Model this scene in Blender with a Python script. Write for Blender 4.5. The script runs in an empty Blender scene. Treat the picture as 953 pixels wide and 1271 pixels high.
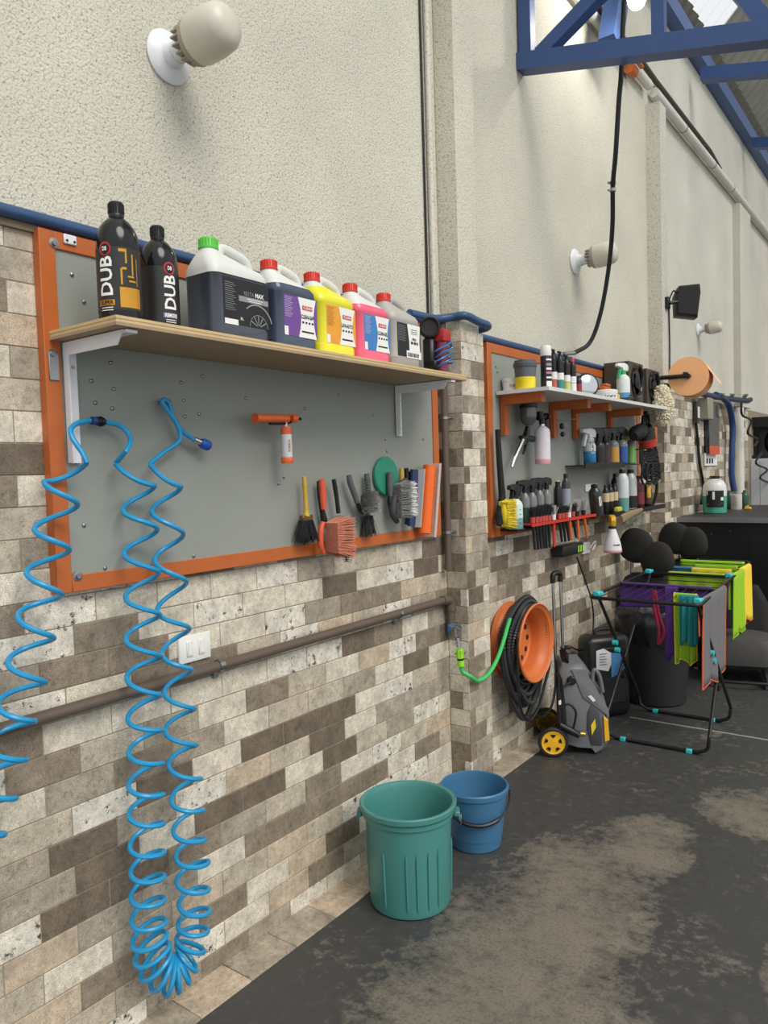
import bpy, bmesh, math, random
from math import sin, cos, pi, radians
from mathutils import Vector, Matrix

S = bpy.context.scene
COL = S.collection
RND = random.Random(7)

# ------------------------------------------------------------------ camera
FPX, CX, CY = 945.0, 476.5, 635.5
EYE = Vector((1.8, 0.0, 1.508))
# rows: world X, Y, Z written in camera axes (right, down, forward)
RX = Vector((0.80412128, 0.00484969, -0.5944455))
RY = Vector((0.59368544, -0.05775481, 0.80262194))
RZ = Vector((-0.03043961, -0.99831902, -0.04932106))
cam = bpy.data.objects.new('camera', bpy.data.cameras.new('camera'))
COL.objects.link(cam)
right = Vector((RX.x, RY.x, RZ.x)); down = Vector((RX.y, RY.y, RZ.y)); fwd = Vector((RX.z, RY.z, RZ.z))
m3 = Matrix((right, -down, -fwd)).transposed()
cam.matrix_world = Matrix.Translation(EYE) @ m3.to_4x4()
cam.data.sensor_fit = 'AUTO'; cam.data.sensor_width = 36.0
cam.data.lens = FPX / 1271.0 * 36.0
cam.data.clip_start = 0.05; cam.data.clip_end = 200
S.camera = cam

# ------------------------------------------------------------------ light
S.view_settings.view_transform = 'Standard'
S.view_settings.look = 'None'
S.view_settings.gamma = 1.0
S.view_settings.use_curve_mapping = False
S.view_settings.exposure = 0.35
world = bpy.data.worlds.new('world'); S.world = world; world.use_nodes = True
bg = world.node_tree.nodes['Background']
bg.inputs['Color'].default_value = (0.93, 0.97, 1.0, 1); bg.inputs['Strength'].default_value = 0.75
sun = bpy.data.objects.new('daylight', bpy.data.lights.new('daylight', 'SUN'))
COL.objects.link(sun)
sun.data.energy = 1.7; sun.data.angle = radians(32); sun.data.color = (1.0, 0.96, 0.9)
sun.rotation_euler = Vector((-0.66, 0.16, -0.73)).to_track_quat('-Z', 'Y').to_euler()

# ------------------------------------------------------------------ placing helpers: a point on a real plane of the room
def _ray(px, py):
    v = Vector((px - CX, py - CY, FPX))
    return Vector((RX.dot(v), RY.dot(v), RZ.dot(v)))
def W(px, py, x=0.0):
    r = _ray(px, py); t = (x - EYE.x) / r.x; return EYE + r * t
def FL(px, py, z=0.0):
    r = _ray(px, py); t = (z - EYE.z) / r.z; return EYE + r * t
def AY(px, py, y):
    r = _ray(px, py); t = (y - EYE.y) / r.y; return EYE + r * t
def V(*a): return Vector(a)

# ------------------------------------------------------------------ materials
def lin(c):
    return tuple(((v / 255.0) / 12.92 if v / 255.0 <= 0.04045 else ((v / 255.0 + 0.055) / 1.055) ** 2.4) for v in c) + (1,)
MATS = {}
def mat(name, rgb, rough=0.5, metal=0.0, var=0.12, vscale=30, bump=0.0, bscale=200, trans=0.0, rgb2=None, alpha=1.0, ior=1.45, coat=0.0, emit=0.0):
    if name in MATS: return MATS[name]
    m = bpy.data.materials.new(name); m.use_nodes = True
    nt = m.node_tree; b = nt.nodes['Principled BSDF']; N = nt.nodes.new; L = nt.links.new
    geo = N('ShaderNodeNewGeometry')
    nz = N('ShaderNodeTexNoise'); nz.inputs['Scale'].default_value = vscale; nz.inputs['Detail'].default_value = 4
    L(geo.outputs['Position'], nz.inputs['Vector'])
    mx = N('ShaderNodeMix'); mx.data_type = 'RGBA'
    c = lin(rgb)
    c2 = lin(rgb2) if rgb2 else tuple(min(1, v * (1 + var)) for v in c[:3]) + (1,)
    c1 = c if rgb2 else tuple(v * (1 - var) for v in c[:3]) + (1,)
    mx.inputs[6].default_value = c1; mx.inputs[7].default_value = c2
    L(nz.outputs['Fac'], mx.inputs[0]); L(mx.outputs[2], b.inputs['Base Color'])
    b.inputs['Roughness'].default_value = rough; b.inputs['Metallic'].default_value = metal
    b.inputs['IOR'].default_value = ior
    b.inputs['Transmission Weight'].default_value = trans
    b.inputs['Alpha'].default_value = alpha
    b.inputs['Coat Weight'].default_value = coat
    if emit:
        b.inputs['Emission Color'].default_value = c; b.inputs['Emission Strength'].default_value = emit
    if bump:
        n2 = N('ShaderNodeTexNoise'); n2.inputs['Scale'].default_value = bscale; n2.inputs['Detail'].default_value = 3
        L(geo.outputs['Position'], n2.inputs['Vector'])
        bp = N('ShaderNodeBump'); bp.inputs['Strength'].default_value = bump; bp.inputs['Distance'].default_value = 0.002
        L(n2.outputs['Fac'], bp.inputs['Height']); L(bp.outputs['Normal'], b.inputs['Normal'])
    MATS[name] = m
    return m

def ramp(nt, fac, stops):
    r = nt.nodes.new('ShaderNodeValToRGB'); e = r.color_ramp.elements
    e[0].position, e[0].color = stops[0]; e[1].position, e[1].color = stops[-1]
    for p, c in stops[1:-1]:
        x = e.new(p); x.color = c
    nt.links.new(fac, r.inputs['Fac']); return r.outputs['Color']
def noise(nt, vec, scale, detail=4, rough=0.5):
    n = nt.nodes.new('ShaderNodeTexNoise'); n.inputs['Scale'].default_value = scale
    n.inputs['Detail'].default_value = detail; n.inputs['Roughness'].default_value = rough
    nt.links.new(vec, n.inputs['Vector']); return n.outputs['Fac']
def mixc(nt, fac, a, b, mode='MIX'):
    n = nt.nodes.new('ShaderNodeMix'); n.data_type = 'RGBA'; n.blend_type = mode
    for k, v in ((0, fac), (6, a), (7, b)):
        if hasattr(v, 'links'): nt.links.new(v, n.inputs[k])
        else: n.inputs[k].default_value = v
    return n.outputs[2]
def math_n(nt, op, a, b=0.0, clamp=False):
    n = nt.nodes.new('ShaderNodeMath'); n.operation = op; n.use_clamp = clamp
    for k, v in ((0, a), (1, b)):
        if hasattr(v, 'links'): nt.links.new(v, n.inputs[k])
        else: n.inputs[k].default_value = v
    return n.outputs[0]
BW = lambda v: (v, v, v, 1)

def brick_mat(name, rgb, speck, wear, pits):
    m = bpy.data.materials.new(name); m.use_nodes = True; nt = m.node_tree; b = nt.nodes['Principled BSDF']
    p = nt.nodes.new('ShaderNodeNewGeometry').outputs['Position']
    c = lin(rgb)
    big = ramp(nt, noise(nt, p, 13, 6, 0.6), [(0.32, tuple(v * 0.70 for v in c[:3]) + (1,)), (0.68, tuple(min(1, v * 1.28) for v in c[:3]) + (1,))])
    fine = ramp(nt, noise(nt, p, 320, 3, 0.7), [(0.36, BW(0)), (0.5, BW(1))])
    col = mixc(nt, fine, tuple(v * (1 - speck) for v in c[:3]) + (1,), big)
    mott = ramp(nt, noise(nt, p, 55, 7, 0.75), [(0.34, BW(0.66)), (0.5, BW(1.0)), (0.68, BW(1.2))])
    col = mixc(nt, 0.85, col, mott, 'MULTIPLY')
    pitm = ramp(nt, noise(nt, p, 170, 4, 0.7), [(0.31, BW(0.42)), (0.39, BW(1))])
    col = mixc(nt, 1.0, col, pitm, 'MULTIPLY')
    grain = ramp(nt, noise(nt, p, 650, 2), [(0.35, BW(0.8)), (0.65, BW(1.2))])
    col = mixc(nt, 1.0, col, grain, 'MULTIPLY')
    if wear:
        w = ramp(nt, noise(nt, p, 30, 9, 0.74), [(0.56, BW(0)), (0.61, BW(1))])
        col = mixc(nt, math_n(nt, 'MULTIPLY', w, wear), col, lin((58, 52, 46)))
    nt.links.new(col, b.inputs['Base Color']); b.inputs['Roughness'].default_value = 0.62
    bp = nt.nodes.new('ShaderNodeBump'); bp.inputs['Strength'].default_value = pits; bp.inputs['Distance'].default_value = 0.002
    nt.links.new(noise(nt, p, 260, 4), bp.inputs['Height']); nt.links.new(bp.outputs['Normal'], b.inputs['Normal'])
    return m
BRICKS = [brick_mat('brick_cream', (213, 203, 184), 0.30, 0.1, 0.35),
          brick_mat('brick_sand', (190, 178, 158), 0.34, 0.3, 0.4),
          brick_mat('brick_grey', (168, 156, 138), 0.36, 0.35, 0.4),
          brick_mat('brick_taupe', (142, 128, 110), 0.36, 0.4, 0.45),
          brick_mat('brick_brown', (116, 102, 86), 0.36, 0.4, 0.45),
          brick_mat('brick_whitewash', (221, 213, 198), 0.26, 0.95, 0.35),
          brick_mat('brick_buff', (196, 177, 153), 0.32, 0.15, 0.4)]
BRICK_W = [22, 18, 16, 16, 12, 11, 5]

def plaster_mat(name, rgb, strength, scale):
    m = bpy.data.materials.new(name); m.use_nodes = True; nt = m.node_tree; b = nt.nodes['Principled BSDF']
    p = nt.nodes.new('ShaderNodeNewGeometry').outputs['Position']
    c = lin(rgb)
    tone = ramp(nt, noise(nt, p, 1.6, 4), [(0.3, tuple(v * 0.9 for v in c[:3]) + (1,)), (0.7, tuple(min(1, v * 1.07) for v in c[:3]) + (1,))])
    pit = ramp(nt, noise(nt, p, scale * 0.9, 3, 0.6), [(0.35, BW(0.55)), (0.44, BW(1))])
    nt.links.new(mixc(nt, 1.0, tone, pit, 'MULTIPLY'), b.inputs['Base Color'])
    b.inputs['Roughness'].default_value = 0.85
    bp = nt.nodes.new('ShaderNodeBump'); bp.inputs['Strength'].default_value = strength; bp.inputs['Distance'].default_value = 0.004
    h = ramp(nt, noise(nt, p, scale, 4, 0.55), [(0.3, BW(0)), (0.56, BW(1))])
    nt.links.new(h, bp.inputs['Height']); nt.links.new(bp.outputs['Normal'], b.inputs['Normal'])
    return m
PLASTER = plaster_mat('plaster_rough', (212, 207, 190), 0.55, 140)
PLASTER2 = plaster_mat('plaster_smooth', (206, 202, 189), 0.25, 110)
GROUT = mat('grout', (150, 137, 118), 0.9, var=0.2, vscale=20)

def floor_mat():
    m = bpy.data.materials.new('worn_painted_concrete'); m.use_nodes = True; nt = m.node_tree; b = nt.nodes['Principled BSDF']
    p = nt.nodes.new('ShaderNodeNewGeometry').outputs['Position']
    sx = nt.nodes.new('ShaderNodeSeparateXYZ'); nt.links.new(p, sx.inputs[0])
    def blob(x, y, rx, ry):
        a = math_n(nt, 'DIVIDE', math_n(nt, 'SUBTRACT', sx.outputs[0], x), rx)
        c = math_n(nt, 'DIVIDE', math_n(nt, 'SUBTRACT', sx.outputs[1], y), ry)
        d = math_n(nt, 'ADD', math_n(nt, 'MULTIPLY', a, a), math_n(nt, 'MULTIPLY', c, c))
        return math_n(nt, 'SUBTRACT', 1.0, d, True)
    w = math_n(nt, 'MAXIMUM', blob(*BLOBS[0]), blob(*BLOBS[1]))
    for q in BLOBS[2:]: w = math_n(nt, 'MAXIMUM', w, blob(*q))
    n1 = noise(nt, p, 3.2, 10, 0.68)
    n2 = noise(nt, p, 24, 8, 0.7)
    n3 = noise(nt, p, 110, 4, 0.6)
    n4 = noise(nt, p, 1.3, 3, 0.5)
    wid = math_n(nt, 'POWER', w, 0.6)
    n5 = noise(nt, p, 70, 5, 0.7)
    mask = math_n(nt, 'ADD', math_n(nt, 'MULTIPLY', wid, 0.36), math_n(nt, 'ADD', math_n(nt, 'MULTIPLY', n1, 0.85), math_n(nt, 'MULTIPLY', n2, 0.85)))
    mask = math_n(nt, 'ADD', mask, math_n(nt, 'ADD', math_n(nt, 'MULTIPLY', n4, 0.22), math_n(nt, 'MULTIPLY', n5, 0.22)))
    mask = ramp(nt, math_n(nt, 'SUBTRACT', mask, 0.565), [(0.59, BW(0)), (0.66, BW(0.4)), (0.86, BW(0.95))])
    bare = mixc(nt, n1, lin((92, 86, 78)), lin((142, 133, 118)))
    bare = mixc(nt, ramp(nt, n3, [(0.35, BW(0.55)), (0.5, BW(0))]), bare, lin((72, 69, 64)))
    paint = mixc(nt, n2, lin((52, 52, 52)), lin((74, 73, 71)))
    paint = mixc(nt, ramp(nt, noise(nt, p, 8, 8, 0.75), [(0.56, BW(0)), (0.72, BW(0.45))]), paint, lin((112, 108, 101)))
    nt.links.new(mixc(nt, mask, paint, bare), b.inputs['Base Color'])
    nt.links.new(ramp(nt, n2, [(0.3, BW(0.42)), (0.7, BW(0.62))]), b.inputs['Roughness'])
    bp = nt.nodes.new('ShaderNodeBump'); bp.inputs['Strength'].default_value = 0.25; bp.inputs['Distance'].default_value = 0.003
    nt.links.new(n3, bp.inputs['Height']); nt.links.new(bp.outputs['Normal'], b.inputs['Normal'])
    return m
BLOBS = [(0.71, 2.15, 0.36, 1.05), (0.86, 1.55, 0.46, 0.75), (0.84, 2.95, 0.2, 0.36), (1.25, 3.55, 0.4, 0.3), (1.5, 2.6, 0.16, 0.5)]

# ------------------------------------------------------------------ mesh builder
class MB:
    def __init__(s): s.v = []; s.f = []; s.sm = []; s.mi = []
    def add(s, vs, fs, smooth=False, M=None, mi=0):
        o = len(s.v)
        for p in vs:
            p = Vector(p); s.v.append(M @ p if M else p)
        for f in fs:
            s.f.append([i + o for i in f]); s.sm.append(smooth); s.mi.append(mi)
        return s
    def box(s, c, d, M=None, bev=0.0, seg=1, mi=0):
        x, y, z = d[0] / 2, d[1] / 2, d[2] / 2
        vs = [(c[0] + i * x, c[1] + j * y, c[2] + k * z) for i in (-1, 1) for j in (-1, 1) for k in (-1, 1)]
        fs = [(0, 1, 3, 2), (4, 6, 7, 5), (0, 4, 5, 1), (2, 3, 7, 6), (0, 2, 6, 4), (1, 5, 7, 3)]
        if bev:
            bm = bmesh.new(); bv = [bm.verts.new(p) for p in vs]
            for f in fs: bm.faces.new([bv[i] for i in f])
            bmesh.ops.bevel(bm, geom=bm.edges[:] + bm.verts[:], offset=min(bev, min(d) * 0.49), segments=seg, profile=0.5, affect='EDGES')
            bm.verts.index_update()
            vs = [q.co.copy() for q in bm.verts]; fs = [[q.index for q in f.verts] for f in bm.faces]; bm.free()
            return s.add(vs, fs, seg > 1, M, mi)
        return s.add(vs, fs, False, M, mi)
    def bb(s, a, b, M=None, bev=0.0, seg=1, mi=0):      # box from two corners
        return s.box([(a[i] + b[i]) / 2 for i in range(3)], [abs(b[i] - a[i]) for i in range(3)], M, bev, seg, mi)
    def tube(s, pts, r, n=8, closed=False, cap=True, flat=1.0, M=None, mi=0):
        P = [Vector(p) for p in pts]; k = len(P)
        R = r if isinstance(r, (list, tuple)) else [r] * k
        T = []
        for i in range(k):
            if closed: t = P[(i + 1) % k] - P[i - 1]
            else: t = P[min(i + 1, k - 1)] - P[max(i - 1, 0)]
            T.append(t.normalized() if t.length > 1e-9 else Vector((0, 0, 1)))
        a = Vector((0, 0, 1)) if abs(T[0].z) < 0.9 else Vector((1, 0, 0))
        nrm = (a - T[0] * a.dot(T[0])).normalized(); vs = []; 
        for i in range(k):
            nrm = (nrm - T[i] * nrm.dot(T[i])); nrm = nrm.normalized() if nrm.length > 1e-6 else T[i].orthogonal().normalized()
            bn = T[i].cross(nrm)
            for j in range(n):
                q = 2 * pi * j / n
                vs.append(P[i] + (nrm * cos(q) + bn * sin(q) * flat) * R[i])
        fs = []
        for i in range(k if closed else k - 1):
            i2 = (i + 1) % k
            for j in range(n):
                j2 = (j + 1) % n; fs.append((i * n + j, i * n + j2, i2 * n + j2, i2 * n + j))
        s.add(vs, fs, True, M, mi)
        if cap and not closed:
            o = len(s.v) - len(vs)
            s.f.append([o + j for j in range(n)][::-1]); s.sm.append(False); s.mi.append(mi)
            s.f.append([o + (k - 1) * n + j for j in range(n)]); s.sm.append(False); s.mi.append(mi)
        return s
    def cyl(s, a, b, r, r2=None, n=16, M=None, mi=0):
        return s.tube([a, b], [r, r if r2 is None else r2], n, M=M, mi=mi)
    def lathe(s, prof, n=24, M=None, sx=1.0, sy=1.0, mi=0, smooth=True):
        vs = []; fs = []; k = len(prof)
        for r, z in prof:
            for j in range(n):
                q = 2 * pi * j / n; vs.append((r * cos(q) * sx, r * sin(q) * sy, z))
        for i in range(k - 1):
            for j in range(n):
                j2 = (j + 1) % n; fs.append((i * n + j, i * n + j2, (i + 1) * n + j2, (i + 1) * n + j))
        s.add(vs, fs, smooth, M, mi); o = len(s.v) - len(vs)
        if prof[0][0] > 1e-5: s.f.append([o + j for j in range(n)][::-1]); s.sm.append(False); s.mi.append(mi)
        if prof[-1][0] > 1e-5: s.f.append([o + (k - 1) * n + j for j in range(n)]); s.sm.append(False); s.mi.append(mi)
        return s
    def loft(s, rings, M=None, smooth=True, cap=True, closed=False, mi=0):
        n = len(rings[0]); vs = [p for r in rings for p in r]; fs = []; k = len(rings)
        for i in range(k if closed else k - 1):
            i2 = (i + 1) % k
            for j in range(n):
                j2 = (j + 1) % n; fs.append((i * n + j, i * n + j2, i2 * n + j2, i2 * n + j))
        s.add(vs, fs, smooth, M, mi); o = len(s.v) - len(vs)
        if cap and not closed:
            s.f.append([o + j for j in range(n)][::-1]); s.sm.append(False); s.mi.append(mi)
            s.f.append([o + (k - 1) * n + j for j in range(n)]); s.sm.append(False); s.mi.append(mi)
        return s
    def prism(s, out, w0, w1, M=None, inset=0.0, mi=0):  # outline (u,v) extruded along w
        n = len(out); cu = sum(p[0] for p in out) / n; cv = sum(p[1] for p in out) / n
        def ring(w, k): return [(cu + (u - cu) * k, cv + (v - cv) * k, w) for u, v in out]
        if inset:
            d = (w1 - w0) * 0.16
            R = [ring(w0, 1 - inset), ring(w0 + d, 1), ring(w1 - d, 1), ring(w1, 1 - inset)]
        else: R = [ring(w0, 1), ring(w1, 1)]
        return s.loft(R, M, smooth=False, mi=mi)
    def ell(s, c, r, n=16, k=10, M=None, mi=0, pw=1.0):
        def f(a): return math.copysign(abs(a) ** pw, a)
        rings = []
        for i in range(k + 1):
            t = -pi / 2 + pi * i / k; t = max(-pi / 2 + 0.02, min(pi / 2 - 0.02, t))
            rings.append([(c[0] + r[0] * f(cos(t)) * f(cos(2 * pi * j / n)), c[1] + r[1] * f(cos(t)) * f(sin(2 * pi * j / n)), c[2] + r[2] * f(sin(t))) for j in range(n)])
        return s.loft(rings, M, mi=mi)
    def mesh(s, name, mats):
        me = bpy.data.meshes.new(name)
        me.from_pydata([tuple(p) for p in s.v], [], s.f)
        me.polygons.foreach_set('use_smooth', s.sm); me.polygons.foreach_set('material_index', s.mi)
        for m in (mats if isinstance(mats, (list, tuple)) else [mats]): me.materials.append(m)
        bm = bmesh.new(); bm.from_mesh(me); bmesh.ops.recalc_face_normals(bm, faces=bm.faces); bm.to_mesh(me); bm.free()
        me.set_sharp_from_angle(angle=radians(38)); me.update(); return me

def YZ(o, tilt=0.0):      # local (u,v,w) -> along +Y, up, out of the left wall
    m = Matrix(((0, 0, 1, o[0]), (1, 0, 0, o[1]), (0, 1, 0, o[2]), (0, 0, 0, 1)))
    return m @ Matrix.Rotation(tilt, 4, 'Z')
def XZ(o):                # local (u,v,w) -> along +X, up, towards -Y
    return Matrix(((1, 0, 0, o[0]), (0, 0, -1, o[1]), (0, 1, 0, o[2]), (0, 0, 0, 1)))
def AXIS(o, d):           # local +Z along d
    return Matrix.Translation(Vector(o)) @ Vector(d).to_track_quat('Z', 'Y').to_matrix().to_4x4()
def RZM(o, a): return Matrix.Translation(Vector(o)) @ Matrix.Rotation(a, 4, 'Z')

WORLDT = set()
def props(o, label, cat, group=None, kind=None):
    if label: o['label'] = label
    if cat: o['category'] = cat
    if group: o['group'] = group
    if kind: o['kind'] = kind
def thing(name, label, cat, loc, rz=0.0, group=None, w=True):
    """Empty at the base of a thing; w=True: its parts are given in room coordinates."""
    o = bpy.data.objects.new(name, None); COL.objects.link(o)
    o.location = loc; o.rotation_euler = (0, 0, rz); o.empty_display_size = 0.05
    props(o, label, cat, group)
    if w: WORLDT.add(o.name)
    return o
def root_of(o):
    while o.parent: o = o.parent
    return o
def part(name, mb, m, parent, label=None, kind=None):
    r = root_of(parent)
    if r.name in WORLDT:
        for p in mb.v: p -= r.location
    o = bpy.data.objects.new(name, mb.mesh(name, m)); COL.objects.link(o); o.parent = parent
    props(o, label, None, None, kind)
    return o
def solo(name, mb, m, label, cat, group=None, kind=None):
    xs = [p.x for p in mb.v]; ys = [p.y for p in mb.v]; zs = [p.z for p in mb.v]
    o0 = Vector(((min(xs) + max(xs)) / 2, (min(ys) + max(ys)) / 2, min(zs)))
    for p in mb.v: p -= o0
    o = bpy.data.objects.new(name, mb.mesh(name, m)); COL.objects.link(o); o.location = o0
    props(o, label, cat, group, kind); return o
def structure(name, mb, m, label=None):
    o = bpy.data.objects.new(name, mb.mesh(name, m)); COL.objects.link(o); o['kind'] = 'structure'
    if label: o['label'] = label
    return o

def smooth_path(P, sub=8):   # Catmull-Rom
    P = [Vector(p) for p in P]; out = []
    for i in range(len(P) - 1):
        a = P[i - 1] if i else P[0] * 2 - P[1]; b = P[i]; c = P[i + 1]; d = P[i + 2] if i + 2 < len(P) else P[-1] * 2 - P[-2]
        for k in range(sub):
            t = k / sub
            out.append(0.5 * ((2 * b) + (c - a) * t + (2 * a - 5 * b + 4 * c - d) * t * t + (3 * b - a - 3 * c + d) * t ** 3))
    out.append(P[-1]); return out

TXT = {}
def text_geo(s, bold=0.0):
    key = (s, bold)
    if key not in TXT:
        cu = bpy.data.curves.new('lettering', 'FONT'); cu.body = s; cu.align_x = 'CENTER'; cu.align_y = 'CENTER'
        cu.offset = bold; cu.resolution_u = 2
        o = bpy.data.objects.new('lettering', cu); me = o.to_mesh()
        TXT[key] = ([v.co.copy() for v in me.vertices], [list(p.vertices) for p in me.polygons])
        o.to_mesh_clear(); bpy.data.objects.remove(o); bpy.data.curves.remove(cu)
    return TXT[key]
def text(mb, s, width, height, M, bold=0.02, rot=0.0, bend=None, mi=0):
    """flat lettering in the (u,v) plane of M, scaled to width x height; bend=radius wraps u round a cylinder"""
    vs, fs = text_geo(s, bold)
    x0 = min(v.x for v in vs); x1 = max(v.x for v in vs); y0 = min(v.y for v in vs); y1 = max(v.y for v in vs)
    out = []
    if bend:
        bm = bmesh.new(); bv = [bm.verts.new(v) for v in vs]
        for f in fs:
            try: bm.faces.new([bv[i] for i in f])
            except ValueError: pass
        for k in range(1, 9):
            for no, lo, hi in (((1, 0, 0), x0, x1), ((0, 1, 0), y0, y1)):
                pc = lo + (hi - lo) * k / 9; bmesh.ops.bisect_plane(bm, geom=bm.verts[:] + bm.edges[:] + bm.faces[:], plane_co=(pc, pc, 0), plane_no=no)
        bm.verts.index_update(); vs = [v.co.copy() for v in bm.verts]; fs = [[v.index for v in f.verts] for f in bm.faces]; bm.free()
    for v in vs:
        u = ((v.x - x0) / (x1 - x0) - 0.5) * width; q = ((v.y - y0) / (y1 - y0) - 0.5) * height
        if rot: u, q = u * cos(rot) - q * sin(rot), u * sin(rot) + q * cos(rot)
        if bend: out.append((bend * sin(u / bend), q, bend * cos(u / bend) - bend))
        else: out.append((u, q, 0))
    mb.add(out, fs, False, M, mi)

# common materials
ORANGE = mat('orange_paint', (184, 97, 44), 0.42, var=0.12, vscale=14)
ORANGEP = mat('orange_plastic', (222, 104, 52), 0.38, var=0.08)
GREYP = mat('grey_panel', (146, 149, 141), 0.55, var=0.07, vscale=5)
BLACK = mat('black_plastic', (26, 26, 27), 0.4, var=0.2)
BLACKM = mat('black_matte', (33, 32, 32), 0.75, var=0.2)
RUBBER = mat('black_rubber', (36, 36, 37), 0.6, var=0.2)
WHITEM = mat('white_metal', (228, 229, 231), 0.35, var=0.04)
WHITEP = mat('white_plastic', (232, 231, 226), 0.4, var=0.04)
CHROME = mat('chrome', (205, 207, 208), 0.18, 1.0, var=0.05)
STEEL = mat('steel', (160, 160, 160), 0.35, 1.0, var=0.1)
RED = mat('red_plastic', (204, 54, 40), 0.38, var=0.06)
BLUEH = mat('blue_hose', (38, 146, 196), 0.32, var=0.08)
BLUEP = mat('blue_paint', (48, 86, 138), 0.45, var=0.12, vscale=8)
TRUSSM = mat('truss_blue', (58, 84, 134), 0.45, var=0.1, vscale=8)
YELLOW = mat('yellow_plastic', (236, 178, 40), 0.42, var=0.06)
TEAL = mat('teal_plastic', (62, 196, 202), 0.4, var=0.05)
PAPER = mat('label_white', (236, 234, 230), 0.45, var=0.03)
INK = mat('ink_black', (24, 24, 26), 0.5, var=0.1)
GREENH = mat('green_hose', (66, 186, 98), 0.4, var=0.06)
LIME = mat('lime_plastic', (150, 214, 46), 0.38, var=0.05)
PVCB = mat('brown_pvc', (96, 82, 72), 0.45, var=0.12, vscale=12)
CLEARP = mat('frosted_plastic', (214, 214, 208), 0.42, var=0.03)
GLASSB = mat('clear_bottle', (200, 205, 205), 0.12, var=0.03, alpha=0.55)
WOODP = mat('varnished_wood', (196, 158, 60), 0.4, var=0.15, vscale=60)
GREYR = mat('grey_rubber', (92, 93, 94), 0.6, var=0.12)
# ================================================================== SETTING
WX = -0.07                      # plane of the second and third wall bays
BL, BH, Z0 = 0.194, 0.0775, 0.06  # brick length, course height, first bed joint
TOPB = 2.13

fb = MB(); fb.add([(-0.3, -3, 0), (9, -3, 0), (9, 16, 0), (-0.3, 16, 0)], [(0, 1, 2, 3)])
floor = structure('floor', fb, floor_mat(), 'dark painted concrete floor with worn patches')

BRM = {}
def brick_mesh(mi):
    if mi not in BRM:
        b = MB(); l, h, g = BL / 2 - 0.0014, BH / 2 - 0.0014, 0.0013
        # front face chamfered, open at the back
        fr = [(0, -l + g, -h + g), (0, l - g, -h + g), (0, l - g, h - g), (0, -l + g, h - g)]
        md = [(-g, -l, -h), (-g, l, -h), (-g, l, h), (-g, -l, h)]
        bk = [(-0.012, -l, -h), (-0.012, l, -h), (-0.012, l, h), (-0.012, -l, h)]
        b.loft([bk, md, fr], smooth=False)
        BRM[mi] = b.mesh('brick', BRICKS[mi])
    return BRM[mi]
def pick(r): return r.choices(range(7), BRICK_W)[0]
def brickwork(parent, x, y0, y1, z0, z1, seed, skip=None, rot=0.0, org=(0, 0), limit=300, phase=1.533, key=None):
    """running bond on a face; (x,y) are in the face's own frame, rot/org place it"""
    r = random.Random(seed); todo = []
    k = int(math.floor((z0 - Z0) / BH + 1e-6))
    while Z0 + k * BH < z1 - 0.004:
        a, b = max(z0, Z0 + k * BH), min(z1, Z0 + (k + 1) * BH)
        if b - a > 0.012:
            off = phase + (BL / 2 if k % 2 else 0) + r.choice([0, 0, 0, 0.03])
            j = int(math.floor((y0 - off) / BL))
            while off + j * BL < y1 - 0.001:
                p, q = max(y0, off + j * BL), min(y1, off + (j + 1) * BL)
                mi = pick(r)
                if q - p > 0.014 and not (skip and skip(p, q, a, b)): todo.append((p, q, a, b, mi, r.uniform(-0.0008, 0.0008)))
                j += 1
        k += 1
    if key: todo.sort(key=key)
    rest = MB()
    for i, (p, q, a, b, mi, dx) in enumerate(todo):
        c = Vector((x + dx, (p + q) / 2, (a + b) / 2)); sy, sz = (q - p) / BL, (b - a) / BH
        m = Matrix.Translation(Vector((org[0], org[1], 0))) @ Matrix.Rotation(rot, 4, 'Z') @ Matrix.Translation(c)
        if i < limit:
            o = bpy.data.objects.new('brick', brick_mesh(mi)); COL.objects.link(o); o.parent = parent
            o.location = m.translation; o.rotation_euler = (0, 0, rot); o.scale = (1, sy, sz)
        else:
            me = brick_mesh(mi); mm = m @ Matrix.Diagonal((1, sy, sz, 1))
            rest.add([v.co for v in me.vertices], [list(f.vertices) for f in me.polygons], False, mm, mi)
    if rest.v:
        o = bpy.data.objects.new('brickwork', rest.mesh('brickwork', BRICKS)); COL.objects.link(o); o.parent = parent; o['kind'] = 'stuff'

# ---- first bay of the left wall
wb = MB(); wb.bb((-0.25, -1.2, 0), (-0.002, 2.89, TOPB), mi=1); wb.bb((-0.25, -1.2, TOPB), (-0.001, 2.89, 6.2), mi=0)
wall1 = structure('wall_left', wb, [PLASTER, GROUT], 'rough cream plaster wall over brick tiles, nearest bay')
brickwork(wall1, 0, 0.55, 2.89, 0, TOPB, 3, lambda p, q, a, b: p > 1.06 and q < 2.76 and a > 1.27 and b < 2.09)
# ---- pillar between the bays
pb = MB(); pb.bb((-0.25, 2.892, 0), (0.100, 3.088, TOPB), mi=1); pb.bb((-0.25, 2.894, TOPB), (0.096, 3.06, 6.2), mi=0)
pillar = structure('pillar', pb, [PLASTER, GROUT], 'brick tiled pillar between the two tool boards')
brickwork(pillar, 0.102, 2.89, 3.09, 0, TOPB, 11, phase=2.94)
brickwork(pillar, 0, 0.0, 0.102, 0, TOPB, 12, rot=-pi / 2, org=(0, 2.89), phase=-0.03)
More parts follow.
